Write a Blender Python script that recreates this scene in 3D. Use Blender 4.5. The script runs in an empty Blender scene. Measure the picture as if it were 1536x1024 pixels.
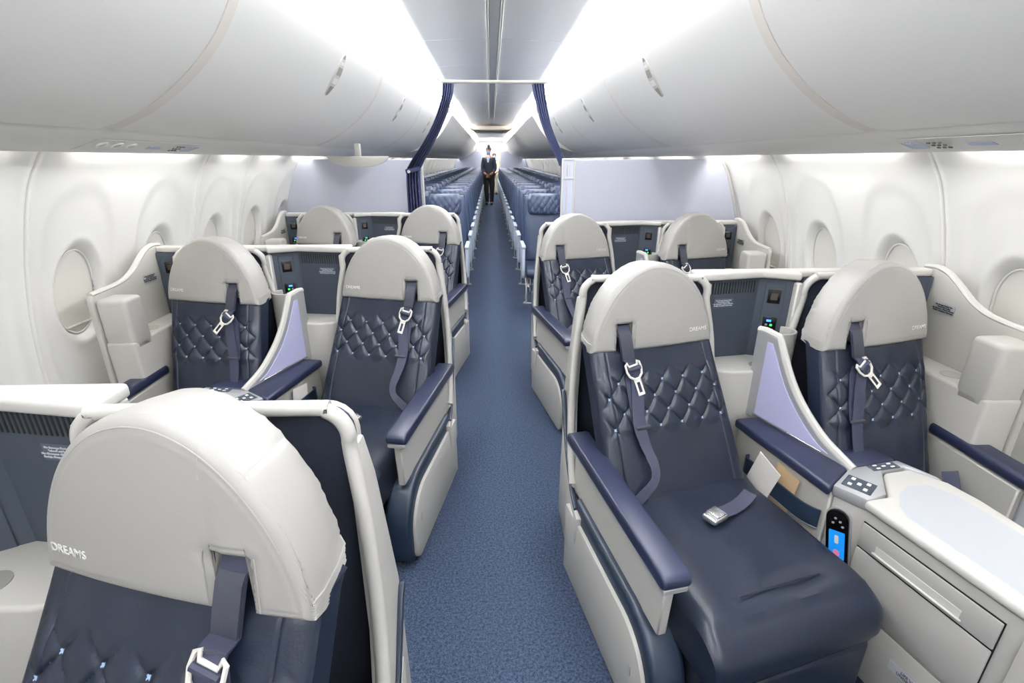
import bpy, bmesh, math, random
import numpy as np
from mathutils import Vector
random.seed(7)
PI = math.pi
SC = bpy.context.scene
COL = SC.collection

# ------------------------------------------------------------------ materials
def mat(name, col, rough=0.5, metal=0.0, bump=0.0, bscale=200.0, var=0.0, vscale=8.0, emit=None, estr=0.0, coat=0.0, trans=0.0, spec=0.5):
    m = bpy.data.materials.new(name); m.use_nodes = True
    nt = m.node_tree; b = nt.nodes['Principled BSDF']
    c = (col[0], col[1], col[2], 1)
    b.inputs['Base Color'].default_value = c
    b.inputs['Roughness'].default_value = rough
    b.inputs['Metallic'].default_value = metal
    b.inputs['Specular IOR Level'].default_value = spec
    if coat: b.inputs['Coat Weight'].default_value = coat; b.inputs['Coat Roughness'].default_value = 0.25
    if trans: b.inputs['Transmission Weight'].default_value = trans
    tc = nt.nodes.new('ShaderNodeTexCoord')
    if var:
        n = nt.nodes.new('ShaderNodeTexNoise'); n.inputs['Scale'].default_value = vscale; n.inputs['Detail'].default_value = 3
        nt.links.new(tc.outputs['Object'], n.inputs['Vector'])
        mx = nt.nodes.new('ShaderNodeMixRGB'); mx.blend_type = 'MIX'
        mx.inputs[1].default_value = (col[0]*(1-var), col[1]*(1-var), col[2]*(1-var), 1)
        mx.inputs[2].default_value = (min(1, col[0]*(1+var)), min(1, col[1]*(1+var)), min(1, col[2]*(1+var)), 1)
        nt.links.new(n.outputs['Fac'], mx.inputs[0]); nt.links.new(mx.outputs[0], b.inputs['Base Color'])
    if bump:
        n = nt.nodes.new('ShaderNodeTexNoise'); n.inputs['Scale'].default_value = bscale; n.inputs['Detail'].default_value = 4
        nt.links.new(tc.outputs['Object'], n.inputs['Vector'])
        bp = nt.nodes.new('ShaderNodeBump'); bp.inputs['Strength'].default_value = bump; bp.inputs['Distance'].default_value = 0.002
        nt.links.new(n.outputs['Fac'], bp.inputs['Height']); nt.links.new(bp.outputs[0], b.inputs['Normal'])
    if emit:
        b.inputs['Emission Color'].default_value = (emit[0], emit[1], emit[2], 1)
        b.inputs['Emission Strength'].default_value = estr
    return m
def s(r, g, b):
    f = lambda v: (v/255/12.92) if v/255 <= 0.04045 else ((v/255+0.055)/1.055)**2.4
    return (f(r), f(g), f(b))

def carpet_material():
    m = bpy.data.materials.new('blue_carpet'); m.use_nodes = True
    nt = m.node_tree; b = nt.nodes['Principled BSDF']; L = nt.links.new
    tc = nt.nodes.new('ShaderNodeTexCoord')
    n = nt.nodes.new('ShaderNodeTexNoise'); n.inputs['Scale'].default_value = 300; n.inputs['Detail'].default_value = 2
    n2 = nt.nodes.new('ShaderNodeTexNoise'); n2.inputs['Scale'].default_value = 120; n2.inputs['Detail'].default_value = 4
    L(tc.outputs['Object'], n.inputs['Vector']); L(tc.outputs['Object'], n2.inputs['Vector'])
    add = nt.nodes.new('ShaderNodeMath'); add.operation = 'ADD'; L(n.outputs['Fac'], add.inputs[0]); L(n2.outputs['Fac'], add.inputs[1])
    r = nt.nodes.new('ShaderNodeValToRGB')
    r.color_ramp.elements[0].position = 0.38; r.color_ramp.elements[0].color = (*s(30, 38, 54), 1)
    r.color_ramp.elements[1].position = 0.62; r.color_ramp.elements[1].color = (*s(70, 83, 106), 1)
    hf = nt.nodes.new('ShaderNodeMath'); hf.operation = 'MULTIPLY'; hf.inputs[1].default_value = 0.5; L(add.outputs[0], hf.inputs[0])
    L(hf.outputs[0], r.inputs[0]); L(r.outputs[0], b.inputs['Base Color'])
    b.inputs['Roughness'].default_value = 0.95; b.inputs['Specular IOR Level'].default_value = 0.15
    bp = nt.nodes.new('ShaderNodeBump'); bp.inputs['Strength'].default_value = 0.6; bp.inputs['Distance'].default_value = 0.004
    L(n.outputs['Fac'], bp.inputs['Height']); L(bp.outputs[0], b.inputs['Normal'])
    return m

M = dict(
 head=mat('pale_grey_leather', s(163, 161, 157), 0.42, bump=0.12, bscale=260, var=0.02, vscale=5),
 navy=mat('navy_leather', s(23, 30, 45), 0.34, bump=0.16, bscale=240, var=0.10, vscale=7, spec=0.38),
 pad=mat('navy_armrest_pad', s(34, 40, 64), 0.36, bump=0.08, bscale=300),
 bumper=mat('dark_blue_bumper', s(30, 43, 60), 0.38),
 cream=mat('cream_plastic', s(186, 184, 179), 0.40, bump=0.03, bscale=500),
 console=mat('console_grey_plastic', s(170, 168, 164), 0.45, bump=0.04, bscale=400),
 white=mat('white_trim_plastic', s(200, 198, 193), 0.35),
 liner=mat('dark_navy_felt', s(24, 31, 46), 0.9, bump=0.2, bscale=400),
 charcoal=mat('charcoal_panel', s(56, 64, 76), 0.5, bump=0.08, bscale=500),
 slot=mat('black_recess', s(14, 16, 20), 0.7),
 stitch=mat('pale_blue_thread', s(172, 196, 228), 0.7),
 thread=mat('grey_thread', s(170, 168, 166), 0.8),
 silver=mat('silver_trim', s(176, 177, 180), 0.35, metal=0.35),
 chrome=mat('brushed_chrome', s(225, 225, 225), 0.25, metal=0.9),
 strap=mat('navy_webbing', s(44, 48, 68), 0.6, bump=0.25, bscale=700),
 sleeve=mat('grey_strap_sleeve', s(52, 54, 66), 0.5, bump=0.2, bscale=300),
 tongue=mat('ivory_buckle', s(232, 228, 220), 0.3),
 lav=mat('lavender_screen', s(190, 190, 226), 0.35),
 inlay=mat('pale_grey_inlay', s(182, 185, 190), 0.4),
 black=mat('gloss_black', s(12, 12, 14), 0.15),
 lcd=mat('remote_display', s(20, 110, 190), 0.2, emit=s(30, 140, 225), estr=0.9),
 lcd2=mat('remote_display_figure', s(200, 110, 140), 0.3, emit=s(190, 120, 160), estr=0.6),
 green=mat('green_led', s(60, 230, 80), 0.3, emit=s(60, 240, 90), estr=2.5),
 blue=mat('blue_led', s(60, 140, 255), 0.3, emit=s(60, 140, 255), estr=2.5),
 txt=mat('white_print', s(225, 228, 232), 0.6),
 embro=mat('embroidered_white', s(240, 238, 234), 0.5),
 paper=mat('white_paper', s(238, 234, 230), 0.8),
 kraft=mat('tan_paper', s(196, 168, 132), 0.8),
 wall=mat('ivory_sidewall', s(238, 237, 234), 0.5, bump=0.02, bscale=300),
 shade=mat('ivory_window_shade', s(236, 233, 226), 0.45),
 bin=mat('white_bin_panel', s(238, 237, 234), 0.38, bump=0.02, bscale=300),
 cheek=mat('beige_bin_edge', s(230, 225, 218), 0.5),
 psu=mat('service_panel_plastic', s(222, 221, 217), 0.45),
 ceil=mat('white_ceiling', s(240, 242, 246), 0.5),
 strip=mat('grey_ceiling_channel', s(228, 230, 234), 0.5),
 part=mat('lilac_grey_laminate', s(186, 188, 202), 0.45),
 frost=mat('frosted_panel', s(205, 212, 232), 0.3),
 carpet=carpet_material(),
 curtain=mat('navy_curtain', s(36, 43, 76), 0.85, bump=0.2, bscale=300),
 enavy=mat('economy_navy_leather', s(48, 62, 88), 0.42, bump=0.12, bscale=240, var=0.08),
 eback=mat('economy_shell', s(60, 69, 88), 0.5),
 egrey=mat('pale_blue_grey_plastic', s(190, 200, 214), 0.4),
 bulk=mat('grey_bulkhead', s(148, 152, 170), 0.6),
 beige=mat('beige_soffit', s(206, 196, 182), 0.6),
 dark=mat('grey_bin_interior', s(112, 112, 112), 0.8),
 skin=mat('skin', s(160, 104, 76), 0.5),
 suit=mat('black_navy_suit', s(24, 32, 46), 0.8),
 trouser=mat('black_trousers', s(16, 17, 22), 0.85),
 hair=mat('black_hair', s(18, 14, 14), 0.5),
 mask=mat('light_blue_mask', s(120, 175, 225), 0.8),
 scarf=mat('white_scarf', s(215, 225, 240), 0.8),
 shirt=mat('cream_shirt', s(240, 236, 215), 0.8),
 cove=mat('cove_lamp', (1, 1, 1), 0.5, emit=(0.985, 0.99, 1.0), estr=50.0),
 uplight=mat('cove_uplight', (1, 1, 1), 0.5, emit=(0.985, 0.99, 1.0), estr=240.0),
 far_cove=mat('rear_cove_lamp', (1, 1, 1), 0.5, emit=(1, .99, .97), estr=28.0), far_uplight=mat('rear_cove_uplight', (1, 1, 1), 0.5, emit=(1, .99, .97), estr=420.0),
 wash=mat('sidewall_lamp', (1, 1, 1), 0.5, emit=(1.0, 0.985, 0.955), estr=50.0),
)

# ------------------------------------------------------------------ mesh helpers
class G:
    def __init__(self): self.v = []; self.f = []; self.m = []; self.sm = []
    def add(self, vs, fs, mi=0, smooth=False):
        o = len(self.v); self.v += [tuple(map(float, p)) for p in vs]
        for f in fs: self.f.append(tuple(i+o for i in f)); self.m.append(mi); self.sm.append(smooth)
        return self
    def bm(self, bm, mi=0, smooth=False):
        bm.verts.ensure_lookup_table(); bm.verts.index_update()
        self.add([v.co[:] for v in bm.verts], [[v.index for v in f.verts] for f in bm.faces], mi, smooth); bm.free(); return self
    def prism(self, pts, vec, bev=0.0, seg=2, mi=0, smooth=False, sharp_only=True):
        """closed polygon of 3D points extruded along vec, bevelled"""
        bm = bmesh.new(); vec = Vector(vec)
        a = [bm.verts.new(p) for p in pts]; b = [bm.verts.new(Vector(p)+vec) for p in pts]
        n = len(pts); bm.faces.new(a[::-1]); bm.faces.new(b)
        for i in range(n): bm.faces.new((a[i], a[(i+1) % n], b[(i+1) % n], b[i]))
        bmesh.ops.recalc_face_normals(bm, faces=bm.faces[:])
        if bev:
            es = [e for e in bm.edges if len(e.link_faces) == 2 and e.calc_face_angle(0) > 0.6]
            bmesh.ops.bevel(bm, geom=es, offset=bev, segments=seg, profile=0.5, affect='EDGES', clamp_overlap=True)
        return self.bm(bm, mi, smooth or bev > 0)
    def box(self, x0, x1, y0, y1, z0, z1, bev=0.0, seg=2, mi=0):
        return self.prism([(x0, y0, z0), (x1, y0, z0), (x1, y1, z0), (x0, y1, z0)], (0, 0, z1-z0), bev, seg, mi)
    def obox(self, c, ex, ey, ez, bev=0.0, seg=2, mi=0):
        """oriented box; ex, ey, ez full edge vectors, c centre"""
        c = Vector(c); ex, ey, ez = Vector(ex), Vector(ey), Vector(ez); p = c-ex/2-ey/2-ez/2
        return self.prism([p, p+ex, p+ex+ey, p+ey], ez, bev, seg, mi)
    def loft(self, rings, mi=0, smooth=True, caps=True, closed=True):
        n = len(rings[0]); vs = [p for r in rings for p in r]; fs = []
        for i in range(len(rings)-1):
            for j in range(n if closed else n-1):
                k = (j+1) % n; fs.append((i*n+j, i*n+k, (i+1)*n+k, (i+1)*n+j))
        if caps and closed:
            fs.append(tuple(range(n))[::-1]); fs.append(tuple((len(rings)-1)*n+j for j in range(n)))
        return self.add(vs, fs, mi, smooth)
    def tube(self, path, r, n=8, mi=0, closed=False, flat=1.0, up=(0, 0, 1)):
        P = [Vector(p) for p in path]; rings = []; N = len(P)
        rr = r if isinstance(r, (list, tuple)) else [r]*N
        for i, p in enumerate(P):
            if closed: d = P[(i+1) % N]-P[i-1]
            else: d = P[min(i+1, N-1)]-P[max(i-1, 0)]
            d.normalize(); u = Vector(up)
            if abs(d.dot(u)) > 0.98: u = Vector((1, 0, 0)) if abs(d.x) < .9 else Vector((0, 1, 0))
            a = d.cross(u).normalized(); b = a.cross(d).normalized()
            rings.append([p+a*math.cos(t)*rr[i]+b*math.sin(t)*rr[i]*flat for t in [2*PI*k/n for k in range(n)]])
        if closed: rings.append(rings[0])
        return self.loft(rings, mi, True, not closed)
    def ribbon(self, path, wdir, w, t=0.002, mi=0):
        """strap of rectangular section; wdir one vector or a list"""
        P = [Vector(p) for p in path]; N = len(P); rings = []
        for i, p in enumerate(P):
            d = (P[min(i+1, N-1)]-P[max(i-1, 0)]).normalized()
            a = Vector(wdir[i] if isinstance(wdir[0], (list, tuple, Vector)) else wdir); a = (a-d*a.dot(d)).normalized()
            nrm = a.cross(d).normalized(); ww = w[i] if isinstance(w, (list, tuple)) else w
            rings.append([p+a*ww/2+nrm*t, p-a*ww/2+nrm*t, p-a*ww/2-nrm*t, p+a*ww/2-nrm*t])
        return self.loft(rings, mi, False)

def spline(pts, n=8):
    P = [Vector(p) for p in pts]; out = []
    for i in range(len(P)-1):
        a = P[max(i-1, 0)]; b = P[i]; c = P[i+1]; d = P[min(i+2, len(P)-1)]
        for k in range(n):
            t = k/n
            out.append(0.5*((2*b)+(c-a)*t+(2*a-5*b+4*c-d)*t*t+(3*b-a-3*c+d)*t**3))
    out.append(P[-1]); return out
def arc(cx, cy, r, a0, a1, n=6):
    return [(cx+r*math.cos(math.radians(a0+(a1-a0)*k/n)), cy+r*math.sin(math.radians(a0+(a1-a0)*k/n))) for k in range(n+1)]

def build_mesh(name, g, mats, org=(0, 0, 0), side=1):
    me = bpy.data.meshes.new(name)
    vs = [((p[0]-org[0])*side, p[1]-org[1], p[2]-org[2]) for p in g.v]
    fs = [f[::-1] for f in g.f] if side < 0 else g.f
    me.from_pydata(vs, [], fs)
    for m in mats: me.materials.append(m)
    me.polygons.foreach_set('material_index', g.m); me.polygons.foreach_set('use_smooth', g.sm)
    me.update()
    try: me.set_sharp_from_angle(angle=math.radians(38))
    except Exception: pass
    return me
def link(name, me, parent=None, loc=(0, 0, 0)):
    o = bpy.data.objects.new(name, me); COL.objects.link(o); o.location = loc
    if parent: o.parent = parent
    return o
def tag(o, label=None, cat=None, group=None, kind=None):
    if label: o['label'] = label
    if cat: o['category'] = cat
    if group: o['group'] = group
    if kind: o['kind'] = kind
    return o
def empty(name, loc, label, cat, group=None):
    o = bpy.data.objects.new(name, None); COL.objects.link(o); o.location = loc; o.empty_display_size = 0.1
    return tag(o, label, cat, group)
def solo(name, g, mats, loc=(0, 0, 0), label=None, cat=None, group=None, kind=None, parent=None):
    o = link(name, build_mesh(name, g, mats, loc), parent, loc if parent is None else (0, 0, 0))
    return tag(o, label, cat, group, kind)
_tm = {}
def text_mesh(body, size, extr=0.0006, align='CENTER', space=1.0, line=1.0):
    key = (body, size, extr, align)
    if key in _tm: return _tm[key]
    c = bpy.data.curves.new('lettering', 'FONT'); c.body = body; c.size = size; c.extrude = extr; c.align_x = align; c.align_y = 'CENTER'; c.space_line = line; c.resolution_u = 3
    o = bpy.data.objects.new('lettering', c); COL.objects.link(o)
    me = bpy.data.meshes.new_from_object(o); bpy.data.objects.remove(o); me.name = 'lettering'
    _tm[key] = me; return me
def place_text(name, me, m, parent, pos, right, up):
    """put text mesh so its x runs along right and y along up"""
    me = me.copy(); me.materials.clear(); me.materials.append(m)
    r = Vector(right).normalized(); u = Vector(up); u = (u-r*u.dot(r)).normalized(); n = r.cross(u); p = Vector(pos)
    for v in me.vertices: v.co = p+r*v.co.x+u*v.co.y+n*v.co.z
    return link(name, me, parent)

class Kit:
    """a thing built once per side, then copied: list of parts (name, G, mats, parent index)"""
    def __init__(self, name, org): self.name = name; self.org = org; self.parts = []; self.texts = []; self.proto = {}
    def part(self, name, g, mats, parent=None, label=None):
        self.parts.append((name, g, mats, parent, label)); return len(self.parts)-1
    def text(self, name, body, size, m, pos, right, up, parent, line=1.0, conf=None): self.texts.append((name, body, size, m, pos, right, up, parent, line, conf))
    def place(self, side, yref, label, cat, group=None, skip=()):
        x, y, z = self.org
        root = empty(self.name, (x*side, yref+(y-1.5), z), label, cat, group)
        if side in self.proto:
            def cp(o, par):
                c = o.copy(); COL.objects.link(c); c.parent = par
                for ch in kids.get(o, []): cp(ch, c)
            src, kids = self.proto[side]
            for o in kids[src]:
                if o.name.split('.')[0] not in skip: cp(o, root)
            return root
        objs = []; kids = {root: []}
        for name, g, mats, par, label in self.parts:
            if name in skip: objs.append(None); continue
            o = link(name, build_mesh(name, g, mats, self.org, side), root if par is None else objs[par])
            if label: o['label'] = label
            kids.setdefault(root if par is None else objs[par], []).append(o); objs.append(o)
        for name, body, size, m, pos, right, up, par, line, conf in self.texts:
            if par is not None and objs[par] is None: continue
            mir = lambda v: (v[0]*side, v[1], v[2])
            p = mir((pos[0]-x, pos[1]-y, pos[2]-z)); r = (right[0], right[1]*side, right[2]*side)
            tm = text_mesh(body, size, line=line)
            if conf:
                tm = tm.copy(); fr, tx, tz = conf
                for v in tm.vertices: v.co.z += fr(tx+v.co.x*side, tz+v.co.y)-fr(tx, tz)
            o = place_text(name, tm, m, root if par is None else objs[par], p, r, mir(up))
            kids.setdefault(root if par is None else objs[par], []).append(o)
        if not skip: self.proto[side] = (root, kids)
        return root

# ------------------------------------------------------------------ business seat
def quilted_back(g, C, A, W, thick, quilt, Hm, nu=130, nv=170, sx=0.078, sy=0.102, bulge=0.022, edge=0.03, star=True, stars_mi=1, phase=(0.0, 0.0), gd=0.0068):
    """C(v) centre, A(v) yaw degrees, W(v) half width; quilt=(v0,v1) quilted band"""
    def frame(v):
        a = math.radians(A(v)); return Vector(C(v)), Vector((math.cos(a), math.sin(a), 0)), Vector((math.sin(a), -math.cos(a), 0))
    def surf(u, v, pat=True):
        c, Lr, F = frame(v); w = W(v)
        du = (1-abs(u))*w; dv = min(v, 1-v)*Hm
        off = bulge*(1-u**4)*(0.6+0.4*math.sin(PI*min(max(v, 0), 1)))
        for d, e in ((du, edge), (dv, edge*0.8)):
            if d < e: off -= e*0.55*(1-math.sqrt(max(0, 1-(1-d/e)**2)))
        if pat:
            a = u*w+phase[0]; b = v*Hm+phase[1]
            m = min(1, max(0, (v-quilt[0])/0.07))*min(1, max(0, (quilt[1]-v)/0.07))*min(1, max(0, (0.96-abs(u))/0.08))
            p = a/sx+b/sy; q = a/sx-b/sy
            dp = abs(p-round(p))*0.062; dq = abs(q-round(q))*0.062
            off += m*(gd*1.25*math.sqrt(abs(math.sin(PI*p)*math.sin(PI*q)))-gd*.45*(math.exp(-(dp/0.004)**2)+math.exp(-(dq/0.004)**2))-.002)
            # vertical panel seam on both flanks
            ds = abs(abs(u)-0.80)*w; off -= 0.0035*math.exp(-(ds/0.0022)**2)
            off += 0.0016*math.sin(14*u+3*v)*math.sin(9*v+2)*(1-m)
        return c+Lr*(u*w)+F*off
    us = [math.sin(PI/2*(-1+2*i/(nu-1)))*0.35+0.65*(-1+2*i/(nu-1)) for i in range(nu)]
    vs_ = [j/(nv-1) for j in range(nv)]
    V = [surf(u, v) for v in vs_ for u in us]; Fc = []
    for j in range(nv-1):
        for i in range(nu-1): Fc.append((j*nu+i, j*nu+i+1, (j+1)*nu+i+1, (j+1)*nu+i))
    g.add(V, Fc, 0, True)
    # gusset round the sides and a closed back
    bd = [(i, 0) for i in range(nu)]+[(nu-1, j) for j in range(1, nv)]+[(i, nv-1) for i in range(nu-2, -1, -1)]+[(0, j) for j in range(nv-2, 0, -1)]
    r0 = [V[j*nu+i] for i, j in bd]; r1 = []; r2 = []
    for (i, j), p in zip(bd, r0):
        c, Lr, F = frame(vs_[j]); q = p-F*thick*0.5; r1.append(q+(q-Vector(C(.5))).normalized()*0.004); r2.append(c+Lr*(us[i]*W(vs_[j])*0.93)-F*thick)
    g.loft([r0, r1, r2], 0, True, False); n = len(r2); g.add(r2, [tuple(range(n))[::-1]], 0, False)
    if star:
        for pi_ in range(-14, 15):
            for qi in range(-14, 15):
                a = (pi_+qi)*sx/2; b = (pi_-qi)*sy/2; v = (b-phase[1])/Hm
                if not (quilt[0]+0.03 < v < quilt[1]-0.03): continue
                u = (a-phase[0])/W(v)
                if abs(u) > 0.90: continue
                c, Lr, F = frame(v); p = surf(u, v)+F*0.0022
                up = (surf(u, v+.01, False)-surf(u, v-.01, False)).normalized()
                for sg in (1, -1):
                    d = (Lr+up*sg*1.0).normalized(); e = (Lr-up*sg).normalized()
                    g.obox(p, d*0.0105, e*0.0024, F*0.002, 0, 1, stars_mi)
    return surf, frame

def headrest(g, cen, yaw, W=0.45, H=0.272, depth=0.105, notch=(-0.141, -0.088, 0.088), lean=0.12, nx=90, nz=50):
    a = math.radians(yaw); Lr = Vector((math.cos(a), math.sin(a), 0)); F = Vector((math.sin(a), -math.cos(a), 0)); c = Vector(cen)
    top = lambda x: max(0.03, H*(1-min(1, abs(2*x/W))**2.0)**0.565)
    xs = [-W/2*math.cos(PI*i/(nx-1)) for i in range(nx)]
    xs = [x for x in xs if abs(x-notch[0]) > .002 and abs(x-notch[1]) > .002]
    cols = [(x, notch[2] if notch[0] < x < notch[1] else 0.0) for x in xs]
    cols += [(notch[0], 0.0), (notch[0]+1e-5, notch[2]), (notch[1]-1e-5, notch[2]), (notch[1], 0.0)]
    cols.sort(); n = len(cols)
    # dense outline for distances
    out = []
    for x, b in cols: out.append((x, b))
    for k in range(13): out.append((notch[0], notch[2]*k/12)); out.append((notch[1], notch[2]*k/12))
    xx = np.linspace(-W/2, W/2, 400); out += [(x, top(x)) for x in xx]
    out += [(sx*W/2, 0.03*k/8) for k in range(9) for sx in (-1, 1)]; out += [(x, 0) for x in xx if not notch[0] < x < notch[1]]
    O = np.array(out)
    def fr(x, z):
        d = math.sqrt(((O[:, 0]-x)**2+(O[:, 1]-z)**2).min()); r = 0.02
        off = 0.014*(1-(2*x/W)**2)*(1-((z/H)-.45)**2)
        if d < r: off -= 0.016*(1-math.sqrt(max(0, 1-(1-d/r)**2)))
        off -= 0.0014*math.exp(-((d-0.017)/0.0020)**2)
        # crease running up from the slot corner
        if z > notch[2] and x > notch[1]-.01:
            off -= 0.003*math.exp(-(((x-notch[1])-(z-notch[2])*-0.0)/0.02)**2)*math.exp(-(z-notch[2])/0.05)
        return off
    V = []; F_ = []
    for j in range(nz):
        t = j/(nz-1); t = 0.5-0.5*math.cos(PI*t)*0.6-0.5*(1-2*t)*0.4
        for x, b in cols:
            z = b+(top(x)-b)*t
            V.append(c+Lr*x+F*(fr(x, z)-lean*z)+Vector((0, 0, z)))
    for j in range(nz-1):
        for i in range(n-1): F_.append((j*n+i, j*n+i+1, (j+1)*n+i+1, (j+1)*n+i))
    g.add(V, F_, 0, True)
    bd = [(i, 0) for i in range(n)]+[(n-1, j) for j in range(1, nz)]+[(i, nz-1) for i in range(n-2, -1, -1)]+[(0, j) for j in range(nz-2, 0, -1)]
    r0 = [V[j*n+i] for i, j in bd]; mid = c+Vector((0, 0, H*.45))
    def sc(p, k): 
        q = p-mid; f = q.dot(F); return mid+F*f+(q-F*f)*k
    r1 = [sc(p, 1.008)-F*depth*0.15 for p in r0]; r2 = [sc(p, .985)-F*depth*0.55 for p in r0]; r3 = [sc(p, 0.945)-F*depth*0.9 for p in r0]; r4 = [sc(p, 0.88)-F*depth for p in r0]
    g.loft([r0, r1, r2, r3, r4], 0, True, False); g.add(r4, [tuple(range(len(r4)))[::-1]], 0, False)
    # piping along the front seam and double stitching on the dome
    pip = []
    for k in range(9, 52):
        x = -W/2*0.94*math.cos(PI*k/60); z = top(x/.94)*0.955; pip.append(c+Lr*x+F*(fr(x, z)-lean*z-0.0004)+Vector((0, 0, z)))
    g.tube(pip, 0.0011, 5, 1)
    for x0 in (notch[0]-0.012, notch[1]+0.012):
        g.tube([c+Lr*x0+F*(fr(x0, z)-lean*z+0.0006)+Vector((0, 0, z)) for z in np.linspace(.012, notch[2]+.008, 8)], 0.0012, 4, 1)
    return Lr, F, fr

def buckle_tongue(g, p, Lr, F, up, sc=1.0):
    """open loop with a slotted tongue below it"""
    p = Vector(p); out = [(-.030, .030), (-.032, .008), (-.026, -.012), (-.010, -.024), (.010, -.024), (.026, -.012), (.032, .008), (.030, .030), (.022, .036), (.018, .022), (-.018, .022), (-.022, .036)]
    loop = [p+Lr*x*sc*.9+up*y*sc+F*.002 for x, y in out]
    g.tube(loop, 0.0042*sc, 6, 0, closed=True, up=F)
    for sx in (-1, 1): g.obox(p+Lr*sx*.0095*sc+up*(-.052)*sc+F*.002, Lr*.007*sc, F*.0035, up*.056*sc, .001, 1)
    g.obox(p+up*(-.078)*sc+F*.002, Lr*.027*sc, F*.0035, up*.010*sc, .0015, 1)
    g.obox(p+up*(-.030)*sc+F*.002, Lr*.027*sc, F*.0035, up*.014*sc, .0015, 1)
    g.tube([p-Lr*.024*sc+up*.012*sc+F*.004, p+Lr*.024*sc+up*.012*sc+F*.004], .0075*sc, 8, 1)

def seat_kit(kind):
    if kind == 'aisle':
        org = (0.57, 1.15, 0.0); P0 = Vector((.560, 1.26, .435)); P1 = Vector((.493, 1.500, .862)); a0, a1 = 15, 15
        w0, w1 = .245, .226; hc = (.495, 1.485, .850); hy = 15.0
    else:
        org = (1.20, 1.2, 0.0); P0 = Vector((1.212, 1.275, .435)); P1 = Vector((1.243, 1.487, .860)); a0, a1 = 5, 14
        w0, w1 = .190, .222; hc = (1.245, 1.472, .850); hy = 14.0
    K = Kit('business_seat', org)
    L = lambda a, b, t: a+(b-a)*t
    C = lambda v: P0.lerp(P1, v); A = lambda v: L(a0, a1, v); W = lambda v: L(w0, w1, v)
    g = G(); surf, frame = quilted_back(g, C, A, W, .085, (.42, .86), .53)
    K.part('backrest', g, [M['navy'], M['stitch']])
    g = G(); Lr, F, fr = headrest(g, hc, hy)
    h = K.part('headrest', g, [M['head'], M['thread']])
    tx, tz = .160, .050; tp = Vector(hc)+Lr*tx+F*(fr(tx, tz)-.12*tz+.0012)+Vector((0, 0, tz))
    K.text('embroidered_lettering', 'DREAMS', .0190, M['embro'], tp, (math.cos(math.radians(hy)), math.sin(math.radians(hy)), 0), (-F.x*.12, -F.y*.12, 1), h, conf=(fr, tx, tz))
    # cushion: side profile (forward distance t, height z) swept across
    g = G(); a = math.radians(a0 if kind == 'aisle' else 8)
    cl, cf = Vector((math.cos(a), math.sin(a), 0)), Vector((math.sin(a), -math.cos(a), 0))
    if kind == 'aisle':
        base = Vector((.563, 1.26, 0)); wid = .50; prof = [(-.02, .30), (-.02, .435), (.03, .442), (.20, .440), (.33, .438), (.395, .436), (.44, .420), (.475, .385), (.485, .34), (.475, .30), (.44, .275), (.2, .27)]
        ws = 1.0
    else:
        base = Vector((1.225, 1.27, 0)); wid = .40; ws = 1.0; prof = [(-.02, .30), (-.02, .41), (.03, .418), (.20, .416), (.33, .41), (.40, .385), (.42, .34), (.40, .30), (.2, .27)]
    pr = [Vector((p[0], p[1], 0)) for p in prof]; pr = [(p.x, p.y) for p in spline(pr+[pr[0]], 4)[:-1]]
    cx = sum(p[0] for p in pr)/len(pr); cz = sum(p[1] for p in pr)/len(pr); rings = []
    for k in range(33):
        u = -1+2*k/32; d = (1-abs(u))*wid/2; r = .03; ins = 1-math.sqrt(max(0, 1-(1-min(1, d/r))**2)); pu = u
        puff = .010*(1-u**4)
        ring = []
        for t, z in pr:
            st = t+(cx-t)*ins*.05; sz = z+(cz-z)*ins*.30
            if z > .37 and t < .42: sz += puff
            if kind == 'aisle' and z > .40 and t < .41:
                crease = abs(t-.375+.0*u); sz -= .006*math.exp(-(crease/.012)**2)*(1 if abs(u) < .62 else 0)
                sz += .0025*math.sin(9*u+7*t)*math.sin(11*t+4)
            ring.append(base+cl*(pu*wid/2)+cf*st+Vector((0, 0, sz)))
        rings.append(ring)
    g.loft(rings, 0, True)
    if kind == 'aisle':
        g.tube([base+cl*u*.10+cf*(.378)+Vector((0, 0, .4495-.0022*abs(u))) for u in np.linspace(-1.15, 1.25, 9)], .0022, 5, 1)
    c_i = K.part('seat_cushion', g, [M['navy'], M['navy']])
    # leg rest folded down
    g = G(); tt = .455 if kind == 'aisle' else .385; hw = .235 if kind == 'aisle' else .17
    q = base+cf*(tt-.03)
    g.prism([q-cl*hw+Vector((0, 0, .05)), q+cl*hw+Vector((0, 0, .05)), q+cl*hw+Vector((0, 0, .285)), q-cl*hw+Vector((0, 0, .285))], cf*.05, .014, 3)
    K.part('leg_rest', g, [M['navy']])
    # under-seat box
    g = G(); g.prism([base-cl*hw*.86+cf*.0, base+cl*hw*.86+cf*.0, base+cl*hw*.86+cf*(tt-.035), base-cl*hw*.86+cf*(tt-.035)], (0, 0, .28), .01, 1)
    K.part('seat_base', g, [M['liner']])
    # shoulder strap out of the headrest slot
    g = G(); xs = -.1145; sl = Vector(hc)+Lr*xs; z0 = .088
    def S(uo, v, o=.012): return surf(uo/W(v), v, False)+frame(v)[2]*o
    wob = .0 if kind == 'aisle' else .012
    c0 = S(xs+.004, .93, .020)+F*.008; mid = S(xs+.006+wob, .865, .022)
    g.ribbon([sl+F*(-.05)+Vector((0, 0, z0-.012)), sl+F*(-.018)+Vector((0, 0, z0-.006)), sl+F*.000+Vector((0, 0, .055)), sl+Lr*.004+F*.012+Vector((0, 0, .015)), sl+Lr*.008+F*.020+Vector((0, 0, -.02)), c0, mid+Vector((0, 0, .014))], Lr, .045, .0022)
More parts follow.
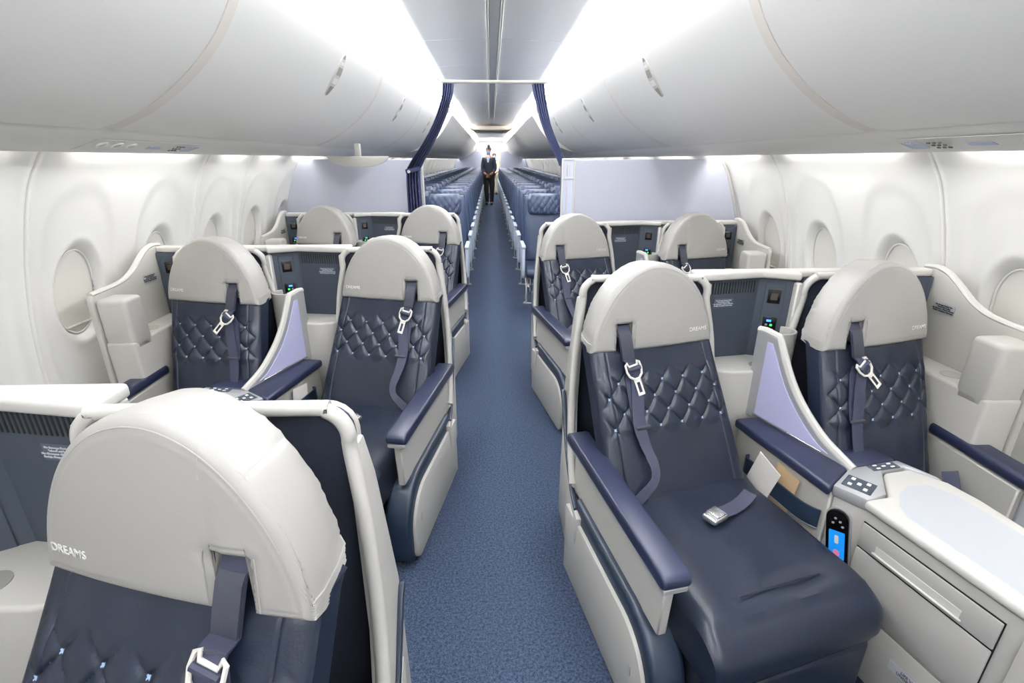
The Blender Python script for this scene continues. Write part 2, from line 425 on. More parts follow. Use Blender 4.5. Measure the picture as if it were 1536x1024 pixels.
    g.ribbon([sl+F*(-.006)+Vector((0, 0, .066)), sl+F*.0045+Vector((0, 0, .055)), sl+Lr*.004+F*.0165+Vector((0, 0, .015)), sl+Lr*.008+F*.0245+Vector((0, 0, -.02)), c0+F*.0045], Lr, .042, .0016, 1)
    if kind == 'aisle':
        pts = [mid+Vector((0, 0, .012)), S(xs+.012, .79, .016), S(xs+.002, .66, .014), S(xs-.008, .52, .014), S(xs-.004, .40, .022), S(xs+.008, .28, .034), S(xs+.002, .19, .030), S(xs-.030, .11, .018), S(xs-.065, .04, .008)]
        wd = [Lr]*5+[Lr+F*.6]*2+[Lr+F*.3]*2; ww = [.040, .040, .042, .042, .036, .026, .024, .03, .036]
    else:
        pts = [mid+Vector((0, 0, .012)), S(xs+.014, .79, .016), S(xs+.006, .62, .014), S(xs+.0, .46, .014), S(xs+.005, .30, .016), S(xs+.025, .15, .014), S(xs+.05, .05, .01)]
        wd = [Lr]*7; ww = [.040, .040, .042, .042, .04, .038, .036]
    sp = spline(pts, 5); idx = np.linspace(0, len(pts)-1, len(sp))
    wds = [wd[min(int(i+.5), len(wd)-1)] for i in idx]; wws = [float(np.interp(i, range(len(ww)), ww)) for i in idx]
    g.ribbon(sp, wds, wws, .0015)
    g.ribbon([S(xs+.004, .86, .010), S(xs-.006, .80, .008), S(xs-.010, .62, .008), S(xs-.006, .50, .008)], Lr, .034, .0015)
    g.obox(S(xs+.004, .50, .012), Lr*.05, F*.014, Vector((0, 0, .012)), .003, 2, 1)
    st = K.part('shoulder_strap', g, [M['strap'], M['sleeve']])
    g = G(); up = (Vector((0, 0, 1))+F*(-.45)).normalized()
    an = .20 if kind == 'aisle' else .62
    lr2 = (Lr*math.cos(an)+up*math.sin(an)).normalized(); up2 = (up-lr2*up.dot(lr2)).normalized()
    buckle_tongue(g, mid+F*.006, lr2, F, up2, .92)
    K.part('buckle_tongue', g, [M['tongue'], M['strap']], st, 'ivory metal tongue')
    # lap belt
    g = G()
    if kind == 'aisle':
        p = [(.745, 1.215, .475), (.72, 1.195, .468), (.69, 1.175, .463), (.655, 1.155, .463), (.625, 1.140, .466)]; e = Vector((-.85, -.5, 0)).normalized(); bp = Vector((.595, 1.122, .470))
        g.ribbon(p, (-.5, .86, .12), .040, .0018)
        l = K.part('lap_belt', g, [M['strap']])
        g = G(); sd = Vector((-e.y, e.x, 0)); g.obox(bp, e*.062, sd*.046, (0, 0, .018), .006, 3); g.obox(bp+e*-.004+Vector((0, 0, .0105)), e*.04, sd*.040, (0, 0, .007), .003, 2)
        K.part('belt_buckle', g, [M['chrome']], l, 'chrome lift-flap buckle')
    else:
        g.ribbon([(1.41, 1.26, .50), (1.39, 1.22, .47), (1.36, 1.17, .452), (1.32, 1.14, .446)], (.3, -.9, .2), .042, .0018)
        K.part('lap_belt', g, [M['strap']])
    return K

# ------------------------------------------------------------------ seat shell (one per pair of seats)
def shell_kit():
    K = Kit('seat_shell', (0.9, 1.72, 0.0)); c = M['cream']
    # rear wall and dark liners with rounded top corners
    def arch(x0, x1, zb, zt, r): return [(x0, zb), (x1, zb)]+[(x1-r+r*math.cos(q), zt-r+r*math.sin(q)) for q in np.linspace(0, PI/2, 6)]+[(x0+r-r*math.sin(q), zt-r+r*math.cos(q)) for q in np.linspace(0, PI/2, 6)]
    g = G(); g.prism([(.74, 1.705, .03), (.94, 1.735, .03), (1.56, 1.725, .03), (1.56, 1.748, .03), (.70, 1.748, .03), (.70, 1.71, .03)], (0, 0, .995), .004, 1)
    g.prism([(x, 1.684, z) for x, z in arch(.276, .728, .03, 1.034, .052)], (0, .02, 0), .003, 1)
    K.part('rear_wall', g, [c])
    # ledge on top
    g = G(); g.prism([(.690, 1.668, 1.028), (.712, 1.655, 1.028), (.94, 1.700, 1.028), (1.055, 1.650, 1.028), (1.07, 1.69, 1.028), (1.46, 1.70, 1.028), (1.575, 1.70, 1.028), (1.575, 1.752, 1.028), (.690, 1.745, 1.028)], (0, 0, .027), .008, 3)
    K.part('top_ledge', g, [M['white']])
    for x0, x1, y_ in ((.277, .728, 1.662), (1.06, 1.475, 1.668)):
        g = G(); g.prism([(x, y_, z) for x, z in arch(x0, x1, .25, 1.038, .050)], (0, .018, 0)); K.part('head_liner', g, [M['liner']])
    # aisle side wing
    g = G(); prof = [(1.735, .02), (1.735, .60), (1.715, .88), (1.685, .975), (1.655, .975), (1.640, .88), (1.615, .76), (1.582, .62), (1.515, .46), (1.435, .345), (1.42, .02)]
    N = 14; zz = lambda z: .010 if z < .5 else .010-.030*min(1, (z-.5)/.45)  # slight outward belly
    g.prism([(.246-zz(z), y, z) for y, z in prof], (.026, 0, 0), .006, 2)
    K.part('aisle_side_wing', g, [c])
    # curved blue trim on the wing
    g = G(); pt = spline([(.238, 1.73, .58), (.238, 1.70, .56), (.238, 1.60, .43), (.238, 1.50, .355), (.236, 1.41, .335), (.236, 1.34, .328)], 6)
    g.tube(pt, .009, 8, 0, flat=.8)
    K.part('blue_trim', g, [M['bumper']])
    # lower rear cover lobe
    g = G(); lob = [(1.30, .32), (1.44, .335), (1.52, .36), (1.60, .41), (1.66, .46)]+[(1.66, .17)]+[(1.56+.10*math.cos(t), .16-.08*math.sin(t)) for t in np.linspace(.2, PI/2, 5)]+[(1.44, .10), (1.34, .16), (1.31, .22)]
    g.prism([(.229, y, z) for y, z in lob], (.02, 0, 0), .006, 2); K.part('hinge_cover', g, [c])
    # slanted lower base, local frame along the base line
    B0 = Vector((.230, 1.36, 0)); B1 = Vector((.336, .80, 0)); e = (B1-B0).normalized(); n = Vector((e.y, -e.x, 0));
    if n.x > 0: n = -n                      # towards the aisle
    Ln = (B1-B0).length
    def dprof(L0, L1, z0, z1, r1, r2):
        pts = [(L0, z0)]
        pts += [(L1-r2+r2*math.cos(t), z0+r2-r2*math.sin(t)) for t in np.linspace(PI/2, 0, 7)]
        pts += [(L1-r1+r1*math.cos(t), z1-r1+r1*math.sin(t)) for t in np.linspace(0, PI/2, 10)]
        pts += [(L0, z1)]; return pts
    g = G(); g.prism([B0+e*t-n*.006+Vector((0, 0, z)) for t, z in dprof(-.02, Ln, .012, .345, .17, .05)], -n*.095, .018, 4)
    K.part('base_bumper', g, [M['bumper']])
    g = G(); g.prism([B0+e*t+n*.006+Vector((0, 0, z)) for t, z in dprof(-.06, Ln-.030, .015, .292, .15, .05)], -n*.03, .006, 2)
    bp = K.part('base_side_panel', g, [c])
    g = G(); q = B0+e*(Ln-.10)+n*.0065+Vector((0, 0, .17)); g.obox(q, e*.012, n*.003, (0, 0, .03), .001, 1); K.part('panel_latch', g, [M['silver']], bp)
    # straight base behind it
    g = G(); g.box(.238, .30, 1.30, 1.735, .012, .30, .01, 2); K.part('base_block', g, [c])
    # armrest: slab, pad, trim
    g = G(); g.prism([B0+e*t-n*.030+Vector((0, 0, z)) for t, z in ((-.08, .335), (Ln-.055, .335), (Ln-.045, .52), (-.08, .52))], -n*.026, .004, 1)
    ar = K.part('armrest_slab', g, [c])
    g = G(); pl = [(-.085, .53), (Ln-.02, .53), (Ln-.008, .536), (Ln-.004, .552), (Ln-.012, .566), (Ln-.03, .571), (-.06, .571), (-.085, .56)]
    g.prism([B0+e*t+n*.004+Vector((0, 0, z)) for t, z in pl], -n*.072, .014, 4); K.part('armrest_pad', g, [M['pad']], ar)
    g = G(); g.prism([B0+e*t-n*.002+Vector((0, 0, .516)) for t in (-.085, Ln-.012)]+[B0+e*t-n*.064+Vector((0, 0, .516)) for t in (Ln-.012, -.085)], (0, 0, .016), .003, 1)
    tr = K.part('armrest_trim', g, [M['silver']], ar)
    # head frames: inverted U
    def frame(pts, r):
        g = G(); g.tube(pts, r, 10, 0, flat=1.0, up=(0, 1, 0)); return g
    def u_path(x0, x1, y, zt, zb0, zb1, r, xb0, xb1):
        P = [(xb0, y-.08, zb0), (x0*.5+xb0*.5, y-.03, (zb0+zt)/2), (x0, y, zt-r-.03)] if xb0 > .9 else [(.238, 1.435, .36), (.241, 1.512, .46), (.247, 1.575, .62), (.262, 1.622, .80), (x0, y, zt-r-.03)]
        P += [(x0+r-r*math.cos(t), y, zt-r+r*math.sin(t)) for t in np.linspace(0, PI/2, 6)]
        P += [(x1-r+r*math.cos(t), y, zt-r+r*math.sin(t)) for t in np.linspace(PI/2, 0, 6)]
        P += [(x1, y, zt-r-.03), ((x1+xb1)/2, y-.02, (zt+zb1)/2), (xb1, y-.04, zb1)]
        return spline(P, 3)
    K.part('head_frame', frame(u_path(.282, .722, 1.652, 1.044, .30, .60, .055, .247, .775), .0135), [M['white']])
    K.part('head_frame', frame(u_path(1.075, 1.470, 1.660, 1.044, .45, .60, .06, .985, 1.505), .0135), [M['white']])
    g = G(); g.box(.722, .738, 1.655, 1.71, .60, 1.02, .004, 1); K.part('frame_cheek', g, [M['white']])
    g = G(); g.box(1.045, 1.066, 1.65, 1.70, .60, 1.02, .005, 1); K.part('frame_cheek', g, [M['white']])
    g = G(); g.box(1.465, 1.485, 1.66, 1.72, .60, 1.02, .005, 1); K.part('frame_cheek', g, [M['white']])
    # charcoal recess: vented panel, control panel
    A_ = Vector((.738, 1.693, 0)); Bp = Vector((.945, 1.728, 0)); Cp = Vector((1.052, 1.672, 0))
    d = (Bp-A_).normalized(); nf = Vector((d.y, -d.x, 0))
    g = G(); g.prism([A_+Vector((0, 0, .60)), Bp+Vector((0, 0, .60)), Bp+Vector((0, 0, 1.03)), A_+Vector((0, 0, 1.03))], -nf*.02)
    vp = K.part('vented_panel', g, [M['charcoal']])
    g = G()
    for k in range(17):
        q = A_+d*(.014+k*.0112)+nf*.0006+Vector((0, 0, .992)); g.obox(q, d*.0052, nf*.003, (0, 0, .044), .0015, 1)
    K.part('vent_slots', g, [M['slot']], vp)
    g = G(); q = A_+d*.075+nf*.0005+Vector((0, 0, .936)); g.obox(q, d*.076, nf*.001, (0, 0, .034))
    pl_ = K.part('placard', g, [mat('placard_grey', s(84, 92, 106), 0.5)], vp)
    K.text('placard_lettering', 'No Stowage During Taxi,\nTakeoff and Landing\nNo Almacenar Objetos Durante\nRodaje, Despegue y Aterrizaje', .0062, M['txt'], q+nf*.0012, d, (0, 0, 1), pl_, 1.05)
    d2 = (Cp-Bp).normalized(); nf2 = Vector((d2.y, -d2.x, 0))
    g = G(); g.prism([Bp+Vector((0, 0, .60)), Cp+Vector((0, 0, .60)), Cp+Vector((0, 0, 1.03)), Bp+Vector((0, 0, 1.03))], -nf2*.02); cp = K.part('control_panel', g, [M['charcoal']])
    def ctl(Bp, d2, nf2, ln, cp, k):
        g = G(); q = Bp+d2*ln*.48+nf2*.001+Vector((0, 0, .86)); g.obox(q, d2*.066, nf2*.004, (0, 0, .30), .002, 1); ins = K.part('control_insert', g, [M['charcoal']], cp)
        g = G(); q = Bp+d2*ln*.48+nf2*.004+Vector((0, 0, .960)); g.obox(q, d2*.042, nf2*.003, (0, 0, .052), .003, 2); g.obox(q+nf2*.002, d2*.024, nf2*.002, (0, 0, .026), .002, 1, 1); K.part('power_outlet', g, [M['black'], mat('outlet_brown', s(58, 48, 44), .5)], cp)
        g = G(); q = Bp+d2*ln*.48+nf2*.004+Vector((0, 0, .848)); g.obox(q, d2*.046, nf2*.003, (0, 0, .066), .003, 2)
        for (a, b, m_) in ((-.003, .020, 1), (.006, .004, 2), (-.010, .004, 3), (-.012, -.014, 3), (.012, -.014, 3), (.001, -.020, 3)):
            g.obox(q+d2*a+Vector((0, 0, b))+nf2*.002, d2*(.016 if m_ == 1 else .008), nf2*.002, (0, 0, .008 if m_ == 1 else .007), 0, 1, m_)
        K.part('jack_unit', g, [M['black'], M['blue'], M['green'], M['silver']], cp)
    ctl(Bp, d2, nf2, (Cp-Bp).length, cp, 0)
    # window-side control panel
    A3 = Vector((1.486, 1.715, 0)); B3 = Vector((1.572, 1.69, 0)); d3 = (B3-A3).normalized(); nf3 = Vector((d3.y, -d3.x, 0))
    g = G(); g.prism([A3+Vector((0, 0, .60)), B3+Vector((0, 0, .60)), B3+Vector((0, 0, 1.028)), A3+Vector((0, 0, 1.028))], -nf3*.02); cp3 = K.part('control_panel', g, [M['charcoal']])
    ctl(A3, d3, nf3, (B3-A3).length, cp3, 1)
    # side shelf between the heads with rounded drum front
    g = G(); fr = [(.722, 1.70), (.945, 1.735), (1.05, 1.69), (1.02, 1.62), (.965, 1.588), (.92, 1.575), (.87, 1.566), (.82, 1.565), (.775, 1.580), (.745, 1.61)]
    g.prism([(x, y, .05) for x, y in fr], (0, 0, .672), .010, 3); K.part('side_shelf', g, [c])
    g = G(); g.tube([(.935, 1.62, .7218), (.935, 1.62, .7235)], .032, 20); K.part('cup_recess', g, [mat('cup_grey', s(140, 139, 136), .6)])
    # window-side panel, low shelf, box
    g = G(); top = [(1.75, 1.055), (1.70, 1.060), (1.65, 1.048), (1.595, 1.015), (1.54, .978), (1.48, .953), (1.42, .943), (1.34, .938), (1.285, .936)]
    prof = [(y, z) for y, z in top]+[(1.27, .92), (1.255, .10), (1.75, .10)]
    g.prism([(1.578-(.0 if z > .5 else .0), y, z) for y, z in prof], (.022, 0, 0), .007, 3); wp = K.part('window_side_panel', g, [c])
    g = G(); g.tube(spline([(1.589, y, z+.002) for y, z in top], 3), .0125, 8, 0, flat=.8); K.part('panel_rim', g, [M['white']], wp)
    q = Vector((1.5765, 1.62, .93)); g = G(); g.obox(q, (.001, 0, 0), (0, .085, 0), (0, 0, .034)); wl = K.part('placard', g, [mat('placard_pale', s(176, 180, 186), .5)], wp)
    K.text('placard_lettering', 'No Stowage During Taxi,\nTakeoff and Landing\nNo Almacenar Objetos Durante\nRodaje, Despegue y Aterrizaje', .0066, M['slot'], q+Vector((-.0014, 0, 0)), (0, -1, 0), (0, 0, 1), wl, 1.05)
    g = G(); g.box(1.462, 1.577, 1.27, 1.69, .10, .745, .012, 3); K.part('window_shelf', g, [c])
    g = G(); g.box(1.462, 1.577, 1.275, 1.385, .70, .918, .018, 4); K.part('window_box', g, [c])
    g = G(); g.tube([(1.52, 1.46, .7452), (1.52, 1.46, .7468)], .034, 20); K.part('cup_recess', g, [mat('recess_grey', s(170, 168, 162), .6)])
    # window armrest
    g = G(); g.prism([(1.452, 1.42, .55), (1.452, .74, .55), (1.462, .72, .55), (1.53, .72, .55), (1.53, 1.42, .55)], (0, 0, .04), .014, 4); wa = K.part('window_armrest_pad', g, [M['pad']])
    g = G(); g.box(1.476, 1.50, .75, 1.27, .08, .548, .004, 1); K.part('window_armrest_panel', g, [M['inlay']])
    g = G(); g.box(1.452, 1.475, 1.10, 1.42, .08, .548, .004, 1); K.part('window_armrest_slab', g, [c])
    return K

# ------------------------------------------------------------------ centre console between the two seats
def console_kit():
    K = Kit('center_console', (1.05, 0.9, 0.0)); c = M['console']
    E = Vector((.982, 1.064, 0)); E2 = Vector((1.160, .30, 0)); d = (E2-E).normalized(); nf = Vector((d.y, -d.x, 0))
    if nf.x > 0: nf = -nf
    # cabinet
    g = G(); g.prism([(.935, 1.128, .02), (.985, 1.062, .02), (1.163, .30, .02), (1.34, .30, .02), (1.262, 1.07, .02), (1.20, 1.22, .02), (1.03, 1.19, .02)], (0, 0, .505), .006, 2); K.part('cabinet_body', g, [c])
    # table top with rim and inlay
    g = G(); rim = [(.972, 1.066), (1.05, 1.078), (1.12, 1.185), (1.205, 1.20), (1.27, 1.13), (1.292, 1.05), (1.365, .29), (1.150, .29)]
    g.prism([(x, y, .530) for x, y in rim], (0, 0, .030), .012, 4); tp = K.part('table_top', g, [M['white']])
    ins = [(1.03, .99), (1.045, 1.035), (1.085, 1.085), (1.14, 1.12), (1.20, 1.12), (1.238, 1.07), (1.256, 1.0), (1.335, .32), (1.175, .32)]
    g = G(); g.prism([(x, y, .5565) for x, y in ins], (0, 0, .0045), .002, 1); K.part('table_inlay', g, [M['inlay']], tp)
    # silver control surface with seat buttons
    g = G(); g.prism([(.928, 1.130, .527), (.978, 1.060, .527), (1.048, 1.082, .527), (1.118, 1.190, .527), (1.200, 1.206, .527), (1.264, 1.142, .527), (1.205, 1.242, .527), (1.030, 1.207, .527)], (0, 0, .035), .006, 2)
    cs = K.part('control_surface', g, [M['silver']])
    for ctr, ex, ey in (((1.000, 1.125), Vector((.036, -.045, 0)), Vector((.045, .036, 0))), ((1.135, 1.208), Vector((.075, .012, 0)), Vector((-.004, .024, 0)))):
        g = G(); q = Vector((ctr[0], ctr[1], .5625)); g.obox(q, ex*1.25, ey*1.15, (0, 0, .003), .001, 1)
        kp = K.part('button_pad', g, [M['charcoal']], None if False else cs)
        g = G()
        for i in range(-1, 2):
            for j in range(-1, 2):
                if (i+j) % 2 == 0: g.obox(q+ex*.33*i+ey*.3*j+Vector((0, 0, .0022)), ex*.17, ey*.22, (0, 0, .003), .001, 1)
        K.part('seat_buttons', g, [M['txt']], cs)
    # drawers and doors on the face
    def face(s0, s1, z0, z1, off=.003, th=.004, r=.012):
        p = lambda s_, z: E+d*s_+nf*off+Vector((0, 0, z))
        return [p(s0, z0), p(s1, z0), p(s1, z1), p(s0, z1)]
    g = G(); g.prism(face(.008, .341, .246, .4955, .0005), nf*.0015); K.part('shadow_gap', g, [M['slot']])
    g = G(); g.prism(face(.010, .340, .418, .494), nf*.006, .003, 2); dr = K.part('drawer', g, [c])
    g = G(); g.prism(face(.060, .270, .432, .456, .0085), nf*.002, .001, 1); g.prism(face(.055, .275, .428, .433, .008), nf*.007, .002, 1); K.part('pull_recess', g, [M['white']], dr)
    g = G(); g.prism(face(.010, .340, .248, .412), nf*.006, .003, 2); K.part('cabinet_door', g, [c])
    g = G(); g.prism(face(.005, .345, .045, .236), nf*.005, .003, 2); ld = K.part('lower_door', g, [c])
    g = G(); q = face(.175, .285, .150, .180, .009); g.prism(q, nf*.001); lp = K.part('placard', g, [M['inlay']], ld)
    K.text('placard_lettering', 'LIFE VEST\nUNDER SEAT', .011, M['charcoal'], (q[0]+q[2])/2+nf*.0015, (d.x, d.y, 0), (0, 0, 1), lp)
    g = G(); g.prism(face(.375, .77, .03, .50), nf*.005, .003, 2); K.part('end_door', g, [c])
    # side wall with pocket under the aisle-side arm
    P0 = Vector((.845, 1.52, 0)); P1 = Vector((.930, 1.13, 0)); pd = (P1-P0).normalized(); pn = Vector((pd.y, -pd.x, 0))
    if pn.x > 0: pn = -pn
    g = G(); g.prism([P0+Vector((0, 0, .05)), P1+Vector((0, 0, .05)), P1+Vector((0, 0, .53)), P0+Vector((0, 0, .53))], -pn*.05, .004, 1); K.part('pocket_wall', g, [M['cream']])
    g = G(); pt = [P0+pd*t+pn*o+Vector((0, 0, .430)) for t, o in ((.08, .004), (.09, .022), (.16, .026), (.27, .026), (.325, .026), (.36, .018), (.385, .003))]
    g.ribbon(spline(pt, 4), (0, 0, 1), .060, .003); pk = K.part('pocket_band', g, [M['bumper']])
    g = G(); g.tube([p+Vector((0, 0, -.031)) for p in spline(pt, 4)], .0035, 6); K.part('pocket_rail', g, [M['silver']], pk)
    # far wall for the window side
    g = G(); g.prism([(1.065, 1.50, .05), (1.195, 1.235, .05), (1.15, 1.225, .05), (1.02, 1.50, .05)], (0, 0, .48), .004, 1); K.part('inner_wall', g, [M['cream']])
    # two dark pads meeting at the divider
    g = G(); g.prism([(.826, 1.518, .528), (.960, 1.536, .528), (1.026, 1.206, .528), (.912, 1.118, .528)], (0, 0, .034), .010, 3); K.part('arm_pad', g, [M['pad']])
    g = G(); g.prism([(.995, 1.530, .528), (1.10, 1.49, .528), (1.205, 1.246, .528), (1.040, 1.208, .528)], (0, 0, .034), .010, 3); K.part('arm_pad', g, [M['pad']])
    # privacy divider
    Q0 = Vector((.900, 1.588, 0)); Q1 = Vector((1.036, 1.200, 0)); qd = (Q1-Q0).normalized(); qn = Vector((qd.y, -qd.x, 0)); QL = (Q1-Q0).length
    if qn.x > 0: qn = -qn
    P = lambda t, z, o=0: Q0+qd*t+qn*o+Vector((0, 0, z))
    crv = [(.085, .868), (.115, .812), (.150, .752), (.195, .695), (.250, .645), (.315, .600), (QL, .560)]
    cv = [(p.x, p.y) for p in spline([(a, b, 0) for a, b in crv], 4)]
    g = G(); g.prism([P(0, .55, -.012), P(0, .872, -.012), P(.02, .876, -.012)]+[P(a, b, -.012) for a, b in cv]+[P(QL, .55, -.012)], qn*.024, .003, 1); dv = K.part('divider_frame', g, [M['silver']])
    g = G(); g.prism([P(.052, .572, .0125), P(.052, .845, .0125), P(.072, .845, .0125)]+[P(a-.014, b-.016, .0125) for a, b in cv[3:-4]]+[P(QL-.075, .572, .0125)], qn*.0025); K.part('lavender_panel', g, [M['lav']], dv)
    g = G(); g.tube([P(0, .873), P(.03, .877)]+[P(a, b+.002) for a, b in cv], .0125, 8); K.part('divider_rim', g, [M['white']], dv)
    g = G(); g.obox(P(.18, .566, .014), qd*.27, qn*.006, (0, 0, .008), .001, 1); K.part('divider_sill', g, [M['chrome']], dv)
    # curved bottle holder behind the divider
    g = G(); cx, cy = .985, 1.615; ang = [math.radians(a) for a in range(-150, 61, 10)]; ro, ri = .062, .054
    # open at the back: C-shaped wall
    pts = [(cx+ro*math.cos(a), cy+ro*math.sin(a)*.8) for a in ang]+[(cx+ri*math.cos(a), cy+ri*math.sin(a)*.8) for a in ang[::-1]]
    g.prism([(x, y, .55) for x, y in pts], (0, 0, .31), .002, 1); g.prism([(cx+ro*.98*math.cos(a), cy+ro*.78*math.sin(a), .55) for a in [2*PI*k/20 for k in range(20)]], (0, 0, .20))
    K.part('bottle_holder', g, [M['cream']])
    # handset in its cradle
    g = G(); dc = Vector((.050, -.066, 0)).normalized(); nfo = nf; nf = Vector((-.066, -.050, 0)).normalized(); hq = Vector((.960, 1.095, .395))+nf*.006; hu = (Vector((0, 0, 1))+dc*-.18).normalized(); hd = (dc-hu*dc.dot(hu)).normalized()
    def pill(w, h, r, o, th, mi, c0=hq):
        pts = [(w/2-r+r*math.cos(t), h/2-r+r*math.sin(t)) for t in np.linspace(0, PI/2, 6)]+[(-w/2+r-r*math.sin(t), h/2-r+r*math.cos(t)) for t in np.linspace(0, PI/2, 6)]
        pts += [(-w/2+r-r*math.cos(t), -h/2+r-r*math.sin(t)) for t in np.linspace(0, PI/2, 6)]+[(w/2-r+r*math.sin(t), -h/2+r-r*math.cos(t)) for t in np.linspace(0, PI/2, 6)]
        g.prism([c0+hd*x+hu*y+nf*o for x, y in pts], nf*th, .0, 1, mi)
    pill(.062, .215, .030, -.012, .016, 1); pill(.056, .208, .027, .004, .008, 0); hs = K.part('handset', g, [M['black'], M['silver']])
    g = G(); pill(.040, .088, .003, .0125, .001, 0, hq-hu*.006); pill(.016, .020, .006, .0138, .0006, 1, hq-hu*.032); pill(.010, .026, .003, .0138, .0006, 2, hq+hu*.012); K.part('handset_screen', g, [M['lcd'], M['lcd2'], M['txt']], hs)
    g = G()
    for a, b in ((-.010, .062), (.008, .070), (.014, .056), (-.004, .078), (.0, -.066), (-.012, -.078), (.010, -.080)): pill(.007, .006, .0028, .0125, .0015, 0, hq+hd*a+hu*b)
    K.part('handset_keys', g, [M['silver']], hs)
    return K

K_as, K_ws, K_sh, K_co = seat_kit('aisle'), seat_kit('window'), shell_kit(), console_kit()
R = {'r1': 1.5, 'r2': 3.02}; LF = {'l1': 0.575, 'l2': 2.12, 'l3': 3.64}
pos = 'business class seats'
K_as.place(1, 1.5, 'large grey-headed navy seat right of the aisle, nearest camera, chrome buckle lying on its cushion', 'seat', pos)
K_as.place(1, 3.02, 'grey-headed navy seat right of the aisle in front of the right partition', 'seat', pos)
K_ws.place(1, 1.5, 'grey-headed navy seat beside the near right windows, behind the lavender divider', 'seat', pos)
K_ws.place(1, 3.02, 'grey-headed window seat in front of the right partition, mostly hidden below its headrest', 'seat', pos)
l1 = K_as.place(-1, .560, 'foreground seat at bottom left with the biggest grey headrest, cropped by the frame', 'seat', pos)
K_as.place(-1, 2.12, 'second grey-headed navy seat along the left side of the aisle', 'seat', pos)
K_as.place(-1, 3.64, 'farthest left aisle seat with grey headrest, beside the tied blue curtain', 'seat', pos)
K_ws.place(-1, 2.12, 'left window seat with quilted navy back, beside the oval window', 'seat', pos)
K_ws.place(-1, 3.64, 'grey headrest of the left window seat right in front of the left partition', 'seat', pos)
l1.location.x -= .002
gs = 'cream shells around business seats'
K_sh.place(1, 1.5, 'cream shell with charcoal vented panel around the nearest right pair of seats', 'seat shell', gs)
K_sh.place(1, 3.02, 'cream shell with charcoal panels below the right lilac partition', 'seat shell', gs)
K_sh.place(-1, .585, 'cream shell with vent slots and placard at the bottom left corner', 'seat shell', gs)
K_sh.place(-1, 2.12, 'cream shell with charcoal panels around the middle left pair of seats', 'seat shell', gs)
K_sh.place(-1, 3.64, 'cream shell with charcoal panels below the left lilac partition', 'seat shell', gs)
gc = 'centre consoles between seat pairs'
K_co.place(1, 1.5, 'pale console with drawer, table top and lit handset at bottom right', 'console', gc)
K_co.place(1, 3.02, 'small far console with divider between the two right seats near the partition', 'console', gc)
K_co.place(-1, 2.12, 'cream console with lavender divider between the middle left pair of seats', 'console', gc)
K_co.place(-1, 3.64, 'mostly hidden console between the two left seats nearest the partition', 'console', gc)

# papers tucked in the pockets
def paper(side, y, items):
    for (t, z0, z1, w, mt, tilt, off, label, cat) in items:
        P0 = Vector((.845*side, 1.52, 0)); P1 = Vector((.930*side, 1.13, 0)); pd = (P1-P0).normalized(); pn = Vector((-abs(pd.y)*side, -abs(pd.x), 0)).normalized()
        up = (Vector((0, 0, 1))+pd*tilt).normalized(); p = P0+pd*t+pn*off+Vector((0, y-1.5, (z0+z1)/2))
        g = G(); ex = (pd-up*pd.dot(up)).normalized()
        g.obox(p, ex*w, up*(z1-z0), pn*.003, 0)
        if cat == 'envelope':
            q = p+pn*.0018+up*(z1-z0)*.5; g.tube([q-ex*w*.5, q-up*(z1-z0)*.42, q+ex*w*.5], .0006, 4)
        solo('paper_envelope' if cat == 'envelope' else 'leaflet', g, [mt], tuple(p), label, cat)
paper(1, 1.5, [(.185, .385, .512, .100, M['paper'], .30, .034, 'white envelope sticking out of the right console pocket', 'envelope'),
               (.245, .330, .512, .090, M['kraft'], .15, .013, 'tan-edged card standing behind the white envelope', 'card'),
               (.205, .250, .480, .125, M['paper'], .05, .010, 'tall white leaflet standing low in the right console pocket', 'leaflet')])
paper(-1, 2.12, [(.20, .39, .515, .10, M['paper'], -.15, .018, 'white leaflet in the pocket of the left console', 'leaflet')])

# ------------------------------------------------------------------ cabin shell
WP = [(1.47, .0), (1.60, .12), (1.69, .35), (1.715, .60), (1.695, .85), (1.645, 1.08), (1.560, 1.32), (1.500, 1.42), (1.44, 1.50), (1.37, 1.60)]
wp = spline([(x, 0, z) for x, z in WP], 8)
WZ = np.array([p.z for p in wp]); WX = np.array([p.x for p in wp])
wx = lambda z: float(np.interp(z, WZ, WX))
WIN0 = 1.99; PITCH = .508
def sidewall(side, y0, y1, dy, z0=.0, z1=1.60, dz=.012, seams=()):
    ys = list(np.arange(y0, y1, dy)); 
    for sm in seams:
        if y0 < sm < y1: ys += [sm+o for o in (-.014, -.009, -.006, -.003, 0, .003, .006, .009, .014)]
    ys = sorted(set(round(y, 4) for y in ys+[y1])); zs = np.arange(z0, z1+1e-6, dz); V = []; F = []
    sm_ = np.array(seams)
    for z in zs:
        x0 = wx(z)
        for y in ys:
            k = round((y-WIN0)/PITCH); u = y-(WIN0+k*PITCH); off = 0
            # broad scallop round each window
            tz = (z-.86)/.50; r = (abs(u)/.205)**2.6+(abs(tz)**3.0)
            t = min(1, max(0, (1.0-r)/.42)); t = t*t*(3-2*t); off += .008*t
            # oval reveal
            ro = math.hypot(u/.120, (z-.93)/.190)
            if ro < 1.30:
                e = min(1, max(0, (1.08-ro)/.26)); e = e*e*(3-2*e); off += .042*e
                off -= .0025*math.exp(-((ro-1.14)/.06)**2)
            if len(sm_):
                ds = np.abs(sm_-y).min()
                if ds < .03: off += .010*math.exp(-(ds/.0035)**2)-.004*math.exp(-((ds-.010)/.006)**2)
            V.append(((x0+off)*side, y, z))
    n = len(ys)
    for j in range(len(zs)-1):
        for i in range(n-1):
            f = (j*n+i, j*n+i+1, (j+1)*n+i+1, (j+1)*n+i); F.append(f if side < 0 else f[::-1])
    return G().add(V, F, 0, True)
seam_near = {1: [1.744+1.016*k for k in range(-4, 2)]+[2.76], -1: [1.744+1.016*k for k in range(-4, 2)]+[2.76, 3.268]}
